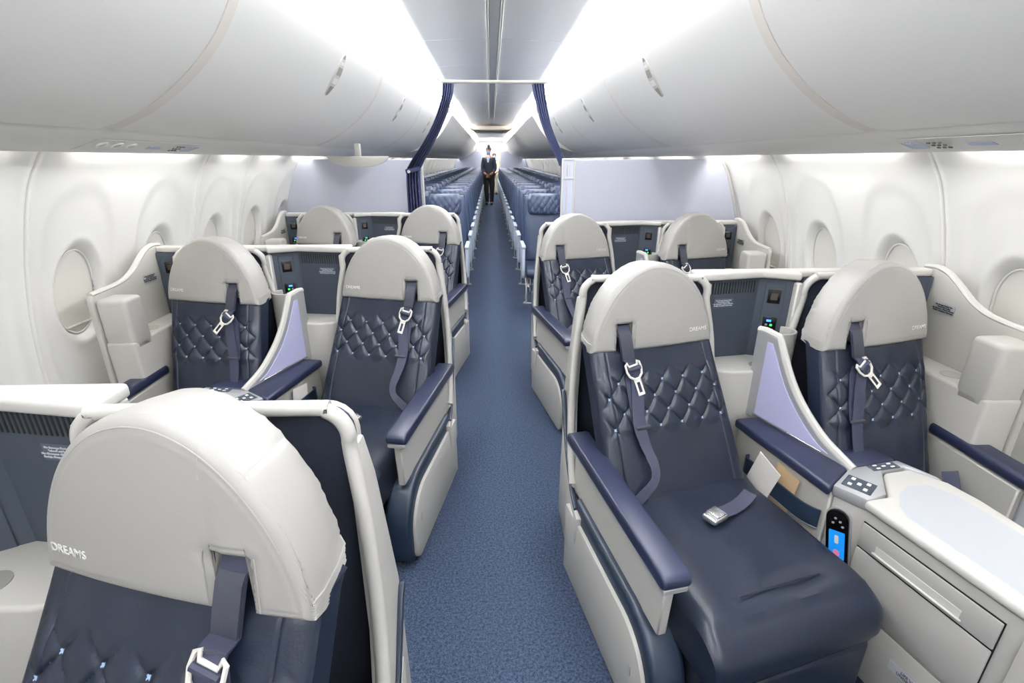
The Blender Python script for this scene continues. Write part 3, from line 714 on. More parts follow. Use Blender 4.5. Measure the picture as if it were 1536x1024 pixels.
for side, nm in ((-1, 'wall_left'), (1, 'wall_right')):
    g = sidewall(side, -2.2, .7, .03, dz=.03, seams=seam_near[side]); g2 = sidewall(side, .7, 4.3, .0085, dz=.0105, seams=seam_near[side])
    g3 = sidewall(side, 4.3, 23.0, .045, dz=.03, seams=[4.792+1.016*k for k in range(18)])
    for h in (g2, g3): g.add(h.v, h.f, 0, True)
    tag(link(nm, build_mesh(nm, g, [M['wall']])), kind='structure')
# closed window shades
wn = 1
for side in (-1, 1):
    for k in range(-1, 5):
        yc = WIN0+k*PITCH
        if yc > (3.9 if side < 0 else 3.2) or (side < 0 and yc < 1.6) or yc < .6: continue
        g = G(); ring = []; 
        sh = [(.150*0+.100*math.cos(t), .165*math.sin(t)) for t in [2*PI*i/40 for i in range(40)]]
        g.add([((wx(.93+b)+.038)*side, yc+a, .93+b) for a, b in sh]+[((wx(.93)+.038)*side, yc, .93)], [(i, (i+1) % 40, 40) if side < 0 else ((i+1) % 40, i, 40) for i in range(40)], 0, True)
        w = tag(link('window_%d' % wn, build_mesh('window', g, [M['shade']])), kind='structure'); wn += 1
        g = G(); g.tube([((wx(.93+b*1.02)+.034)*side, yc+a*1.02, .93+b*1.02) for a, b in sh], .0035, 6, 0, closed=True); link('shade_frame', build_mesh('shade_frame', g, [M['wall']]), w)
        g = G(); g.tube([((wx(.93-.135)+.034)*side, yc+a, .795) for a in np.linspace(-.065, .065, 5)], .005, 8); link('shade_handle', build_mesh('shade_handle', g, [M['white']]), w)

g = G(); g.box(-1.7, 1.7, -2.2, 23.4, -.03, 0); tag(link('floor', build_mesh('floor', g, [M['carpet']])), kind='structure')
# ceiling: shallow arch with central channel
g = G(); prof = [(-.70, 2.155), (-.62, 2.175), (-.50, 2.192), (-.30, 2.203), (-.052, 2.208), (-.052, 2.214), (.052, 2.214), (.052, 2.208), (.30, 2.203), (.50, 2.192), (.62, 2.175), (.70, 2.155)]
ys = [-2.2]+[-2.2+.508*2*k for k in range(1, 26)]
V = []; F = []
def ceil_row(y, dz=0.0): return [(x, y, z+dz) for x, z in prof]
rows = []
for y in ys:
    rows += [ceil_row(y-.004), ceil_row(y-.002, .006), ceil_row(y+.002, .006), ceil_row(y+.004)]
rows[0:2] = []
n = len(prof); V = [p for r in rows for p in r]
for j in range(len(rows)-1):
    for i in range(n-1): F.append((j*n+i, (j+1)*n+i, (j+1)*n+i+1, j*n+i+1))
g.add(V, F, 0, False); tag(link('ceiling', build_mesh('ceiling', g, [M['ceil']])), kind='structure')
g = G(); g.box(-.030, .030, -2.1, 10.5, 2.196, 2.213, .002, 1)
for sx in (-1, 1): g.box(sx*.042-.008, sx*.042+.008, -2.1, 10.5, 2.186, 2.212, .003, 1, 1)
tag(link('trim_1', build_mesh('trim', g, [M['strip'], M['white']])), kind='structure')
# end walls
g = G(); g.box(-1.8, 1.8, -2.26, -2.2, 0, 2.3); tag(link('wall_front', build_mesh('wall_front', g, [M['wall']])), kind='structure')
g = G(); g.box(-1.8, 1.8, 23.3, 23.36, 0, 2.3); tag(link('wall_back', build_mesh('wall_back', g, [M['wall']])), kind='structure')
# outer skin behind the bins so no light leaks out
for side, nm in ((-1, 'trim_2'), (1, 'trim_3')):
    g = G(); P = [(1.30, 1.62), (1.34, 1.75), (1.15, 2.0), (.95, 2.18), (.68, 2.24)]
    g.add([(x*side, y, z) for y in (-2.2, 23.3) for x, z in P], [(i, i+1, 6+i, 5+i) for i in range(4)], 0, True)
    tag(link(nm, build_mesh('trim', g, [M['wall']])), kind='structure')

# overhead bins
BP = [(1.235, 1.512), (1.17, 1.530), (1.07, 1.574), (.96, 1.645), (.865, 1.728), (.795, 1.815), (.745, 1.905), (.705, 2.00), (.675, 2.085), (.655, 2.14)]
bp_s = [(p.x, p.z) for p in spline([(x, 0, z) for x, z in BP], 4)]
def bin_geo(side, y0, y1, rot=0.0, drop=(0, 0)):
    g = G(); outer = bp_s+[(.70, 2.165), (.90, 2.10), (1.24, 1.72), (1.27, 1.56)]
    if rot:
        px, pz = 1.22, 1.62; c_, s_ = math.cos(rot), math.sin(rot)
        outer = [(px+(x-px)*c_-(z-pz)*s_+drop[0], pz+(x-px)*s_+(z-pz)*c_+drop[1]) for x, z in outer]
    r = .010; cx = sum(p[0] for p in outer)/len(outer); cz = sum(p[1] for p in outer)/len(outer)
    def ring(y, k): return [((x+(cx-x)*k*.5)*side, y, z+(cz-z)*k*.5) for x, z in outer]
    sec = [(y0+.002, .60), (y0+.003, .22), (y0+.014, .13), (y0+.030, .06), (y0+.048, .018), (y0+.070, .0), (y1-.040, 0), (y1-.020, .010), (y1-.010, .045), (y1-.006, .12), (y1-.005, .45)]
    rings = [ring(y, k*.35) for y, k in sec]
    if side < 0: rings = [r_[::-1] for r_ in rings]
    g.loft(rings[:5], 1, True, False); g.loft(rings[4:], 0, True, False)
    for r_ in (rings[0][::-1], rings[-1]): g.add(r_, [tuple(range(len(r_)))], 1)
    return g
BL = 1.94
def bin_latch(side, yc):
    # recessed oval pull sitting on the bin front
    g = G(); path = [(.86, 1.735), (.825, 1.775), (.79, 1.822), (.765, 1.868), (.742, 1.912)]
    n_ = lambda i: Vector((-math.sin(math.radians(40+5*i)), 0, -math.cos(math.radians(40+5*i))*.75))
    pts = [Vector((x*side, yc, z)) for x, z in path]
    P = spline(pts, 4); N = len(P); wid = [.004+.052*math.sin(PI*i/(N-1))**.6 for i in range(N)]
    rings = []
    for i, p in enumerate(P):
        d = (P[min(i+1, N-1)]-P[max(i-1, 0)]).normalized(); nn = Vector((0, 1, 0)).cross(d).normalized()
        if nn.x*side > 0: nn = -nn
        rings.append([p+Vector((0, wid[i], 0))+nn*.000, p+Vector((0, wid[i]*.8, 0))+nn*.004, p+Vector((0, -wid[i]*.8, 0))+nn*.004, p+Vector((0, -wid[i], 0))])
    g.loft(rings, 2, True, False, closed=False)
    for a, b, m_ in ((0, 4, 1), (5, 7, 0), (8, 11, 1), (12, 13, 0), (14, 16, 1)):
        seg = P[a:b+1]; rr = []
        for i, p in enumerate(seg):
            d = (P[min(a+i+1, N-1)]-P[max(a+i-1, 0)]).normalized(); nn = Vector((0, 1, 0)).cross(d).normalized()
            if nn.x*side > 0: nn = -nn
            w_ = wid[a+i]*.62; rr.append([p+Vector((0, w_, 0))+nn*.0055, p-Vector((0, w_, 0))+nn*.0055])
        g.loft(rr, m_, False, False, closed=False)
    return g
latch_base = mat('latch_base', s(205, 203, 198), .45)
latch_dark = mat('latch_recess_shade', s(150, 146, 136), .5)  # darker bands paint the shade inside the recessed pull
where = {-1: 'left', 1: 'right'}
for side in (-1, 1):
    for k in range(-2, 3):
        y0 = 1.68+BL*k; yc = y0+BL/2
        r_ = empty('overhead_bin', (1.0*side, yc, 1.52), '%s closed white overhead bin, %s' % (where[side], {-2: 'behind the camera', -1: 'nearest one at the top corner of the photo', 0: 'second one, with a long oval latch above the business seats', 1: 'third one, above the partition', 2: 'fourth one, just past the curtain rail'}[k]), 'overhead bin', 'closed overhead bins on the %s' % where[side])
        link('bin_body', build_mesh('bin_body', bin_geo(side, y0, y0+BL), [M['bin'], M['cheek']], (1.0*side, yc, 1.52)), r_)
        if k >= 0: link('bin_latch', build_mesh('bin_latch', bin_latch(side, yc+(.13 if k == 0 else -.02)), [M['bin'], latch_dark, latch_base], (1.0*side, yc, 1.52)), r_)
    solo('sidewall_light', G().box(min(1.412*side, 1.438*side), max(1.412*side, 1.438*side), 3.36, 3.66, 1.488, 1.494), [M['wash']], (1.425*side, 3.5, 1.49), 'short strip light above the sidewall beside the partition, %s' % where[side], 'light') if side < 0 else None
    for k in range(3, 11):
        y0 = 1.68+BL*k; yc = y0+BL/2
        if y0+BL > 23.2: break
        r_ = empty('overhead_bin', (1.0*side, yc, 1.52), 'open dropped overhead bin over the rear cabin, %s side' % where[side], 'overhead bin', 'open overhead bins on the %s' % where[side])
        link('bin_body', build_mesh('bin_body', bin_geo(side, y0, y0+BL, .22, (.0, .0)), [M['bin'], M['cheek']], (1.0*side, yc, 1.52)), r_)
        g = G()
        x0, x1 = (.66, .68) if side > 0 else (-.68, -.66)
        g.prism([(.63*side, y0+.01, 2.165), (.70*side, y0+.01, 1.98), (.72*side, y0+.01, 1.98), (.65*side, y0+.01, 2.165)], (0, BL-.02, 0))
        for q in range(4): g.prism([(.636*side, y0+.22+q*.42, 2.145), (.664*side, y0+.22+q*.42, 2.07), (.67*side, y0+.22+q*.42, 2.07), (.642*side, y0+.22+q*.42, 2.145)], (0, .20, 0), 0, 1, 1)  # darker grey dividers across the bin interior
        link('bin_interior', build_mesh('bin_interior', g, [M['dark'], mat('bin_divider_grey', s(84, 84, 86), .7) if k == 3 and side < 0 else bpy.data.materials['bin_divider_grey']], (1.0*side, yc, 1.52)), r_)
# service panels under the bins
def psu_geo(side, y0, y1):
    g = G(); P = [(1.205, 1.530), (1.235, 1.505), (1.30, 1.478), (1.385, 1.452), (1.405, 1.456), (1.400, 1.475), (1.30, 1.52)]
    rings = [[(x*side, y, z) for x, z in (P if side > 0 else P[::-1])] for y in (y0, y1)]
    return g.loft(rings, 0, False)
for side, nm in ((-1, 'trim_4'), (1, 'trim_5')):
    g = psu_geo(side, -2.2, 23.2); tag(link(nm, build_mesh('trim', g, [M['psu']])), kind='structure')
def psu_unit(side, yc, label):
    r_ = empty('passenger_service_unit', (1.31*side, yc, 1.47), label, 'reading light panel', 'reading light panels under the bins'); o = (1.31*side, yc, 1.47)
    dn = Vector((.35*side, 0, 1)).normalized(); lat = Vector((side, 0, -.33)).normalized()
    P = lambda a, b, c_=0: Vector((1.312*side, yc, 1.4735))+lat*a+Vector((0, b, 0))-dn*c_
    g = G(); g.obox(P(0, 0), lat*.10, (0, .60, 0), dn*.0012); link('panel_plate', build_mesh('panel_plate', g, [M['psu']], o), r_)
    for b in (-.24, -.17, -.10):
        g = G(); g.tube([P(-.01, b, .001), P(-.01, b, .004)], .020, 16); lk = link('reading_light', build_mesh('reading_light', g, [M['shade']], o), r_)
        g = G(); g.tube([P(-.01, b, .004), P(-.01, b, .0050)], .012, 12); link('lens', build_mesh('lens', g, [M['silver']], o), lk)
    g = G(); g.obox(P(.005, .05, .0015), lat*.022, (0, .08, 0), dn*.0015, 0); link('sign_plate', build_mesh('sign_plate', g, [M['blue_sign']], o), r_)
    g = G()
    for i in range(9): g.obox(P(-.02+.04*(i % 3)/2, .16+.02*(i//3), .004), lat*.006, (0, .010, 0), dn*.003, 0)
    link('air_holes', build_mesh('air_holes', g, [M['dark']], o), r_)
    g = G()
    for i in range(6): g.obox(P(.0, .24+.012*i, .004), lat*.05, (0, .004, 0), dn*.003, 0)
    link('speaker_grille', build_mesh('speaker_grille', g, [M['egrey']], o), r_)
M['blue_sign'] = mat('sign_blue', s(172, 180, 206), .4)
psu_unit(-1, 2.02, 'small reading-light panel with blue sign under the left bins'); psu_unit(1, 1.35, 'small reading-light panel with blue sign under the near right bins')

# lamps: cove strips on the bins, wall-wash strips above the windows
for side in (-1, 1):
    for i, (a, b) in enumerate(((-2.1, 3.5), (3.55, 7.4), (7.5, 14.0), (14.1, 23.0))):
        h_ = .030 if a > 7.4 else 0; q_ = .075 if a > 7.4 else 0
        g = G(); g.prism([((.650-q_)*side, a, 2.112+h_), ((.590-q_)*side, a, 2.138+h_), ((.590-q_)*side, a, 2.142+h_), ((.650-q_)*side, a, 2.116+h_)], (0, b-a, 0)); g.m[4] = 1
        solo('cove_light', g, [M['far_cove'], M['far_uplight']] if a > 7.4 else [M['cove'], M['uplight']], (.62*side, (a+b)/2, 2.15), 'cove light strip between ceiling and bins, %s side, %s' % (where[side], ['above business class', 'just past the curtain rail', 'mid cabin', 'at the far end'][i]), 'light', 'cove lights')
    yk = 1.744+.13-1.016*4; i = 0
    while yk < 22.5:
        ln = .756 if not (side < 0 and abs(yk-2.89) < .05) else .30
        g = G(); g.box(1.412*side if side > 0 else -1.438, 1.438 if side > 0 else -1.412, yk, yk+ln, 1.488, 1.494)
        solo('sidewall_light', g, [M['wash']], (1.425*side, yk+ln/2, 1.49), 'bright strip light washing the %s sidewall above the windows' % where[side], 'light', 'sidewall strip lights, %s' % where[side])
        yk += 1.016; i += 1

# ------------------------------------------------------------------ partitions, curtains, rail
def wall_edge(z0, z1, inset=.012): return [(wx(z)-inset, z) for z in np.linspace(z0, z1, 14)]
# right
YP = 3.36
r_ = empty('cabin_partition', (1.0, YP, 0), 'lilac-grey partition wall right of the aisle', 'partition'); o = (1.0, YP, 0)
g = G(); g.prism([(.515, YP, .02), (1.56, YP, .02)]+[(x, YP, z) for x, z in wall_edge(.35, 1.430)]+[(.530, YP, 1.430), (.515, YP, 1.415)], (0, .03, 0), .004, 1); link('partition_panel', build_mesh('partition_panel', g, [M['part']], o), r_)
g = G(); g.box(.507, .516, YP-.004, YP+.034, .02, 1.43, .002, 1); g.box(.430, .439, YP-.004, YP+.034, .02, 1.435, .002, 1); g.box(.439, .507, YP, YP+.025, 1.31, 1.318, 0, 1); g.box(.462, .468, YP-.002, YP+.02, .02, 1.31, 0, 1); g.box(.43, .515, YP, YP+.03, 1.425, 1.437, .002, 1)
g.box(.462, .476, YP-.006, YP+.0, 1.33, 1.40, .002, 1); link('edge_frame', build_mesh('edge_frame', g, [M['white']], o), r_)
g = G(); g.box(.439, .507, YP+.008, YP+.016, .02, 1.425); link('frosted_strip', build_mesh('frosted_strip', g, [M['frost']], o), r_)
g = G(); g.tube([(x-.002, YP-.004, z) for x, z in wall_edge(.8, 1.43, .018)], .008, 6); link('wall_seal', build_mesh('wall_seal', g, [M['cream']], o), r_)
# left
YL = 4.03
r_ = empty('cabin_partition', (-1.0, YL, 0), 'lilac-grey partition wall left of the aisle, behind the tied curtain', 'partition'); o = (-1.0, YL, 0)
g = G(); g.prism([(-.565, YL, .02), (-1.56, YL, .02)]+[(-x, YL, z) for x, z in wall_edge(.35, 1.430)]+[(-.580, YL, 1.430), (-.565, YL, 1.415)], (0, .03, 0), .004, 1); link('partition_panel', build_mesh('partition_panel', g, [M['part']], o), r_)
g = G(); g.box(-.567, -.556, YL-.006, YL+.036, .02, 1.432, .002, 1); link('edge_frame', build_mesh('edge_frame', g, [M['white']], o), r_)
# rail
YR = 3.62
r_ = empty('curtain_rail', (0, YR, 1.90), 'white curtain rail spanning the aisle', 'rail'); o = (0, YR, 1.90)
g = G(); g.tube([(-.350, YR, 1.908), (.350, YR, 1.908)], .014, 10, flat=.8, up=(0, 0, 1)); link('rail_bar', build_mesh('rail_bar', g, [M['white']], o), r_)
for sx in (-1, 1):
    g = G(); g.tube([(sx*.345, YR, 1.908), (sx*.40, YR, 1.93), (sx*.52, YR, 2.05), (sx*.66, YR, 2.15)], .006, 6); link('rail_bracket', build_mesh('rail_bracket', g, [M['white']], o), r_)
def curtain(rows, n=60, pl=5):
    """rows: (xc, y, z, width, amp)"""
    R_ = []
    P = spline([(a, b, c_) for a, b, c_, w, am in rows], 8); N = len(P); ii = np.linspace(0, len(rows)-1, N)
    for i, p in enumerate(P):
        w = float(np.interp(ii[i], range(len(rows)), [r[3] for r in rows])); am = float(np.interp(ii[i], range(len(rows)), [r[4] for r in rows]))
        R_.append([p+Vector((w*(k/n-.5)+.004*math.sin(2*PI*pl*k/n*2), am*math.cos(2*PI*pl*k/n)+.004*math.sin(5*k/n+i*.2), 0)) for k in range(n+1)]+
                  [p+Vector((w*(k/n-.5), am*math.cos(2*PI*pl*k/n)+.006+.004*math.sin(5*k/n+i*.2), 0)) for k in range(n, -1, -1)])
    return G().loft(R_, 0, True)
g = curtain([(-.305, 3.62, 1.895, .075, .020), (-.325, 3.64, 1.80, .070, .022), (-.395, 3.72, 1.66, .066, .022), (-.490, 3.80, 1.52, .080, .020), (-.590, 3.92, 1.40, .100, .020), (-.625, 3.96, 1.30, .105, .022), (-.625, 3.965, .9, .112, .024), (-.625, 3.965, .10, .115, .024)])
r_ = empty('curtain', (-.6, 3.9, .1), 'navy blue curtain tied back at the left edge of the aisle', 'curtain'); o = (-.6, 3.9, .1)
link('curtain_cloth', build_mesh('curtain_cloth', g, [M['curtain']], o), r_)
g = G(); g.tube([(-.67, 3.92, 1.345), (-.62, 3.915, 1.352), (-.56, 3.92, 1.37)], .008, 8, flat=2.0); g.tube([(-.645, 3.905, 1.345), (-.645, 3.900, 1.345)], .012, 10, 1); link('tieback', build_mesh('tieback', g, [M['curtain'], M['chrome']], o), r_)
g = curtain([(.290, 3.62, 1.895, .085, .020), (.305, 3.60, 1.80, .075, .022), (.345, 3.56, 1.64, .060, .022), (.405, 3.52, 1.50, .055, .020), (.450, 3.50, 1.40, .045, .018), (.475, 3.49, 1.25, .06, .018), (.475, 3.49, .10, .07, .02)])
r_ = empty('curtain', (.47, 3.5, .1), 'navy blue curtain swept behind the right partition edge', 'curtain'); o = (.47, 3.5, .1)
link('curtain_cloth', build_mesh('curtain_cloth', g, [M['curtain']], o), r_)
# folded monitor below the left bins, in front of the partition
r_ = empty('folding_monitor', (-.97, 3.76, 1.46), 'white half-oval folded monitor hanging under the left bins', 'monitor'); o = (-.97, 3.76, 1.46)
half = [(-.97+.215*math.cos(t), 1.452+.075*math.sin(t)) for t in np.linspace(PI, 2*PI, 24)]
g = G(); g.prism([(x, 3.74, z) for x, z in half], (0, .03, 0), .006, 2); link('monitor_shell', build_mesh('monitor_shell', g, [M['cream']], o), r_)
g = G(); g.box(-.99, -.95, 3.745, 3.78, 1.450, 1.535, .006, 2); link('hinge_block', build_mesh('hinge_block', g, [M['cream']], o), r_)

# ------------------------------------------------------------------ economy rows
def econ_kit():
    K = Kit('economy_seat_row', (.95, 1.3, 0)); xs = (.505, .955, 1.40)
    for i, xc in enumerate(xs):
        g = G(); w = .215
        P0 = Vector((xc, 1.36, .42)); P1 = Vector((xc, 1.50, 1.085))
        quilted_back(g, lambda v: P0.lerp(P1, v), lambda v: 0, lambda v: w*(1-.10*max(0, v-.8)/.2), .07, (2, 3), .68, 16, 16, star=False, bulge=.03, edge=.05, gd=0)
        b = K.part('backrest', g, [M['enavy']])
        g = G(); Q0 = Vector((xc, 1.430, .905)); Q1 = Vector((xc, 1.472, 1.105))
        quilted_back(g, lambda v: Q0.lerp(Q1, v), lambda v: 0, lambda v: .172*(1-.16*max(0, v-.75)/.25-.08*max(0, .2-v)/.2), .045, (.02, .98), .205, 44, 30, sx=.062, sy=.085, bulge=.03, edge=.045, star=False, gd=.006)
        for a_ in range(-2, 3):
            for b_ in (.055, .14): g.obox((xc+a_*.062, 1.405+b_*.2+.002+abs(a_)**2*.0015, .905+b_), (.010, 0, 0), (0, .003, 0), (0, 0, .010), 0, 1, 1)
        K.part('headrest', g, [M['enavy'], M['stitch']])
        g = G(); g.prism([(xc-w+.005, 1.42, .36), (xc-w+.005, .95, .37), (xc-w+.005, .93, .41), (xc-w+.005, .96, .45), (xc-w+.005, 1.42, .46)], (2*w-.01, 0, 0), .02, 3); K.part('seat_cushion', g, [M['enavy']])
        g = G(); g.box(xc-.15, xc+.15, 1.22, 1.30, .30, .37); K.part('cushion_pan', g, [M['eback']])
    for x in (.272, .730, 1.178, 1.625):
        g = G(); g.prism([(x-.020, 1.42, .625), (x-.020, 1.08, .625), (x-.020, 1.06, .632), (x-.020, 1.06, .65), (x-.020, 1.08, .658), (x-.020, 1.42, .655)], (.040, 0, 0), .008, 2); a = K.part('armrest', g, [M['egrey']])
        g = G()
        if x < .3:
            g.prism([(x-.014, 1.40, .63), (x-.014, 1.07, .63), (x-.014, 1.065, .36), (x-.014, 1.09, .335), (x-.014, 1.40, .36)], (.030, 0, 0), .008, 2); K.part('armrest_panel', g, [M['egrey']], a)
        else:
            g.prism([(x-.01, 1.40, .63), (x-.01, 1.33, .63), (x-.01, 1.25, .44), (x-.01, 1.36, .40)], (.02, 0, 0), .003, 1); K.part('armrest_support', g, [M['egrey']], a)
    for x in (.40, 1.08):
        g = G(); g.tube(spline([(x, 1.10, .36), (x, 1.02, .02), (x, 1.36, .02), (x, 1.34, .36)], 4), .013, 8); K.part('leg_frame', g, [M['silver']])
    g = G(); g.tube(spline([(.30, 1.30, .36), (.295, 1.04, .33), (.295, .99, .24), (.30, 1.02, .13), (.36, 1.03, .10), (1.3, 1.03, .10)], 5), .008, 6); K.part('baggage_bar', g, [M['white']])
    return K
K_e = econ_kit(); y_e = 5.13; n_e = 0
for k in range(22):
    y = y_e+.79*k
    for side in (1, -1):
        lab = 'blue triple seat row, %s side, ' % where[side]
        lab += 'the nearest one behind the partition' if k == 0 else 'second one behind the partition' if k == 1 else 'one of those receding to the far end'
        K_e.place(side, y, lab, 'seat row', ('receding blue seat rows, %s' % where[side]) if k > 1 else 'front blue seat rows, %s' % where[side])

# far bulkheads, galley, soffit
for side in (-1, 1):
    g = G(); g.prism([(.42*side, 22.85, .02)]+[((wx(z)-.02)*side, 22.85, z) for z in np.linspace(.3, 1.42, 8)]+[(1.20*side, 22.85, 1.75), (.42*side, 22.85, 1.75)], (0, .04, 0))
    solo('cabin_bulkhead', g, [M['bulk']], (1.0*side, 22.87, 0), 'grey far bulkhead behind the last %s rows' % where[side], 'partition')
r_ = empty('ceiling_soffit', (0, 12.6, 2.1), 'beige dropped ceiling section far down the aisle', 'ceiling panel'); o = (0, 12.6, 2.1)
g = G(); g.prism([(-.56, 12.4, 2.16), (-.40, 12.4, 2.075), (.40, 12.4, 2.075), (.56, 12.4, 2.16)], (0, 1.6, 0), .01, 2); link('soffit_panel', build_mesh('soffit_panel', g, [M['beige']], o), r_)
g = G(); g.box(-.30, .30, 12.5, 13.9, 2.060, 2.074, .006, 2); link('soffit_trim', build_mesh('soffit_trim', g, [M['cream']], o), r_)
r_ = empty('galley_unit', (0, 23.1, 0), 'white galley wall at the end of the aisle', 'galley'); o = (0, 23.1, 0)
g = G(); g.box(-.80, .80, 23.05, 23.25, .02, 2.1, .01, 2); link('galley_wall', build_mesh('galley_wall', g, [M['white']], o), r_)
for z in (.5, .95, 1.5):
    for x in (-.25, .25):
        g = G(); g.box(x-.22, x+.22, 23.03, 23.05, z-.2, z+.2, .004, 1); dd = link('galley_door', build_mesh('galley_door', g, [M['cream']], o), r_)
        g = G(); g.box(x-.04, x+.04, 23.02, 23.03, z+.12, z+.15, .003, 1); link('door_latch', build_mesh('door_latch', g, [M['silver']], o), dd)

g = G(); g.box(-.45, .45, 20.4, 22.8, 2.185, 2.195, .003, 1)
solo('galley_light', g, [mat('galley_lamp', (1, 1, 1), .5, emit=(1, .99, .97), estr=10)], (0, 21.6, 2.19), 'bright light panel in the ceiling before the far galley', 'light')

# ------------------------------------------------------------------ people
def skinned(name, verts, edges, radii, m, parent, sub=2, root=0):
    me = bpy.data.meshes.new(name); me.from_pydata(verts, edges, []); me.materials.append(m)
    o = link(name, me, parent)
    md = o.modifiers.new('Skin', 'SKIN'); md.use_smooth_shade = True
    for i, r in enumerate(radii):
        r = r if isinstance(r, tuple) else (r, r); me.skin_vertices[0].data[i].radius = r
    me.skin_vertices[0].data[root].use_root = True
    sb = o.modifiers.new('Subdivision', 'SUBSURF'); sb.levels = sub; sb.render_levels = sub
    return o
def ellipsoid(g, c_, r, mi=0, n=14, cut=None):
    V = []; F = []
    for j in range(n+1):
        for i in range(n*2):
            t = PI*j/n; p = 2*PI*i/(n*2); V.append((c_[0]+r[0]*math.sin(t)*math.cos(p), c_[1]+r[1]*math.sin(t)*math.sin(p), c_[2]+r[2]*math.cos(t)))
    for j in range(n):
        for i in range(n*2): F.append((j*n*2+i, (j+1)*n*2+i, (j+1)*n*2+(i+1) % (n*2), j*n*2+(i+1) % (n*2)))
    g.add(V, F, mi, True)
def person(loc, H, label, top, bottom, scarf=True, bun=True, lean=0.0, gp=None):
    k = H/1.75; r_ = empty('person', loc, label, 'person'); sc_ = lambda L_: [(x*k, y*k, z*k) for x, y, z in L_]
    # one continuous body: pelvis root, spine, neck, head, arms clasped in front, legs
    V = [(0, 0, .95), (0, .01, 1.12), (0, .01, 1.30), (0, .01, 1.43), (0, -.005, 1.50), (0, -.012, 1.56), (0, -.02, 1.63), (0, -.015, 1.70),
         (.085, 0, .90), (.095, -.005, .70), (.09, 0, .48), (.085, .015, .28), (.08, .02, .09), (.085, -.11, .045),
         (-.085, 0, .90), (-.09, -.03, .70), (-.08, -.05, .48), (-.075, -.01, .28), (-.07, .02, .09), (-.075, -.12, .045),
         (.150, .01, 1.40), (.185, .02, 1.26), (.195, .01, 1.10), (.13, -.12, .98), (.05, -.19, .93),
         (-.150, .01, 1.40), (-.185, .02, 1.26), (-.195, .01, 1.10), (-.13, -.12, .98), (-.045, -.19, .94)]
    E_ = [(0, 1), (1, 2), (2, 3), (3, 4), (4, 5), (5, 6), (6, 7), (0, 8), (8, 9), (9, 10), (10, 11), (11, 12), (12, 13), (0, 14), (14, 15), (15, 16), (16, 17), (17, 18), (18, 19),
          (3, 20), (20, 21), (21, 22), (22, 23), (23, 24), (3, 25), (25, 26), (26, 27), (27, 28), (28, 29)]
    Rd = [(.15, .115), (.125, .10), (.15, .115), (.085, .075), (.050, .050), (.060, .070), (.076, .092), (.062, .072),
          .095, .085, .065, .058, .042, .035, .095, .085, .065, .058, .042, .035, .062, .052, .045, .038, .028, .062, .052, .045, .038, .028]
    Rd = [tuple(q*k for q in (r if isinstance(r, tuple) else (r, r))) for r in Rd]
    skinned('body', sc_(V), E_, Rd, M['skin'], r_)
    # jacket and trousers as clothing over the body
    idx = [0, 1, 2, 3, 20, 21, 22, 23, 25, 26, 27, 28]; mp = {v: i for i, v in enumerate(idx)}
    E2 = [(a, b) for a, b in E_ if a in mp and b in mp]; E2 = [(mp[a], mp[b]) for a, b in E2]
    V2 = [V[i] for i in idx]; V2[0] = (0, 0, .86); R2 = [tuple(q+.020*k for q in Rd[i]) for i in idx]; R2[0] = (.165*k, .13*k); V2[3] = (0, .01, 1.44); R2[3] = (.135*k, .105*k)
    skinned('jacket', sc_(V2), E2, R2, top, r_)
    idx = [0, 8, 9, 10, 11, 12, 14, 15, 16, 17, 18]; mp = {v: i for i, v in enumerate(idx)}
    E3 = [(mp[a], mp[b]) for a, b in E_ if a in mp and b in mp]; skinned('trousers', sc_([V[i] if i not in (12, 18) else (V[i][0], V[i][1], .05) for i in idx]), E3, [tuple(q+.018*k for q in Rd[i]) for i in idx], bottom, r_)
    g = G()
    for sx in (-1, 1): ellipsoid(g, (sx*.08*k, -.05*k, .04*k), (.047*k, .13*k, .04*k))
    link('shoes', build_mesh('shoes', g, [M['trouser']]), r_)
    # head features: eyes, nose, ears
    g = G(); ellipsoid(g, (0, -.105*k, 1.635*k), (.012*k, .02*k, .022*k), 0, 8)
    for sx in (-1, 1): ellipsoid(g, (sx*.076*k, -.01*k, 1.635*k), (.010*k, .018*k, .028*k), 0, 8)
    for sx in (-1, 1): ellipsoid(g, (sx*.030*k, -.098*k, 1.655*k), (.012*k, .008*k, .007*k), 1, 8)
    link('face', build_mesh('face', g, [M['skin'], M['black']]), r_)
    g = G(); ellipsoid(g, (0, .030*k, 1.695*k), (.086*k, .092*k, .085*k))
    if bun: ellipsoid(g, (0, .05*k, 1.79*k), (.045*k, .045*k, .04*k))
    link('hair', build_mesh('hair', g, [M['hair']]), r_)
    g = G(); ellipsoid(g, (0, -.072*k, 1.600*k), (.062*k, .050*k, .045*k)); link('face_mask', build_mesh('face_mask', g, [M['mask']]), r_)
    if scarf:
        g = G(); ellipsoid(g, (0, -.075*k, 1.47*k), (.065*k, .045*k, .05*k)); g.prism([(-.05*k, -.125*k, 1.45*k), (.05*k, -.125*k, 1.45*k), (.02*k, -.14*k, 1.30*k), (-.02*k, -.14*k, 1.30*k)], (0, .02, 0), .004, 1); link('scarf', build_mesh('scarf', g, [M['scarf']]), r_)
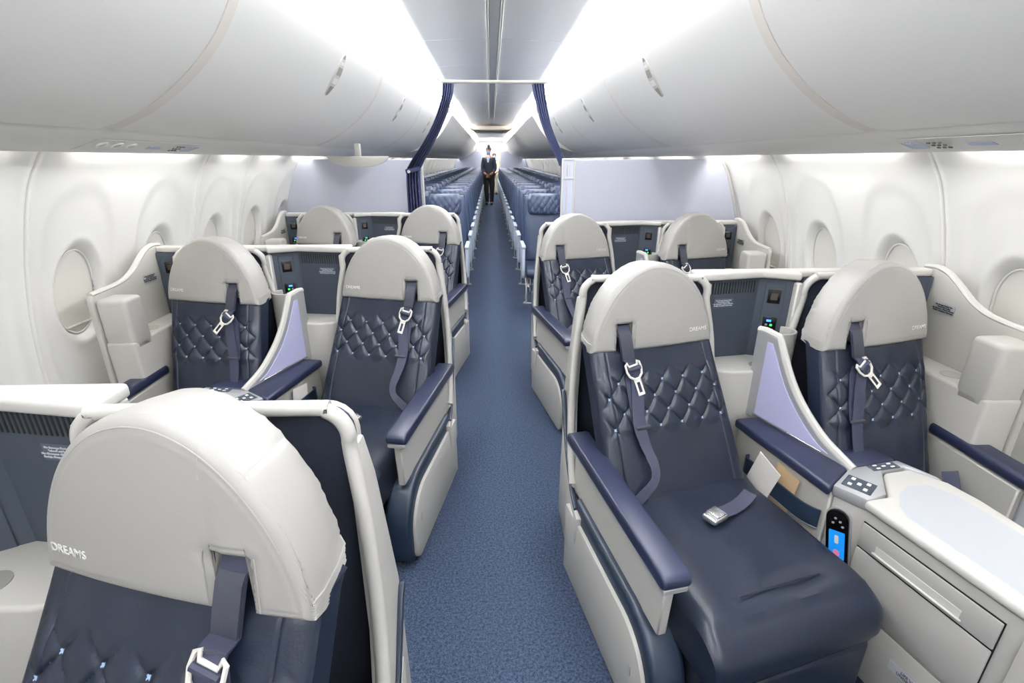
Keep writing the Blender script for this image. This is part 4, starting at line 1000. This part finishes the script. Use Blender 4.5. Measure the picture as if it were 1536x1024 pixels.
    # clasped hands: palms and separate fingers
    for sx in (-1, 1):
        hv = [(sx*.05, -.19, .93), (sx*.02, -.205, .905), (-sx*.005, -.215, .885)]; he = [(0, 1), (1, 2)]; hr = [.028, .034, .022]
        for q in range(4):
            b0 = len(hv); hv += [(-sx*(.006+.004*q), -.222+.010*q*.3, .905-.016*q), (-sx*(.036+.002*q), -.232, .898-.017*q), (-sx*(.056-.004*q), -.222, .888-.017*q)]; he += [(1, b0), (b0, b0+1), (b0+1, b0+2)]; hr += [.010, .009, .008]
        b0 = len(hv); hv += [(sx*.015, -.232, .925), (-sx*.01, -.242, .932)]; he += [(1, b0), (b0, b0+1)]; hr += [.011, .009]
        skinned('hand', sc_([(a, b+(.0 if sx > 0 else .02), c_) for a, b, c_ in hv]), he, [(q*k, q*k) for q in hr], M['skin'], r_, 1)
    r_.rotation_euler = (0, 0, lean)
    return r_
person((-.09, 17.05, 0), 1.80, 'crew member in dark suit and blue mask standing in the aisle with hands clasped', M['suit'], M['trouser'], lean=-.15)
person((.13, 22.2, 0), 1.66, 'second crew member in a cream shirt at the far end of the aisle', M['shirt'], M['shirt'], scarf=False, bun=False, lean=.1)

# ------------------------------------------------------------------ camera, world, colour
F_, VX, VY = 736.0, 735.5, 239.0
v = Vector((VX-768, 512-VY, F_)).normalized(); psi = math.asin(-v.x); p = math.asin(v.y/math.cos(psi))
cd = bpy.data.cameras.new('camera'); cam = bpy.data.objects.new('camera', cd); COL.objects.link(cam)
cam.location = (-.035, 0, 1.43); cam.rotation_euler = (PI/2-p, 0, -psi)
cd.sensor_width = 36; cd.lens = F_/1536*36; cd.clip_start = .02
SC.camera = cam
w = bpy.data.worlds.new('world'); SC.world = w; w.use_nodes = True; w.node_tree.nodes['Background'].inputs[0].default_value = (.8, .85, 1, 1); w.node_tree.nodes['Background'].inputs[1].default_value = .3
vs = SC.view_settings; vs.view_transform = 'Standard'; vs.look = 'None'; vs.gamma = 1; vs.use_curve_mapping = False; vs.exposure = -0.44
SC.cycles.diffuse_bounces = 6
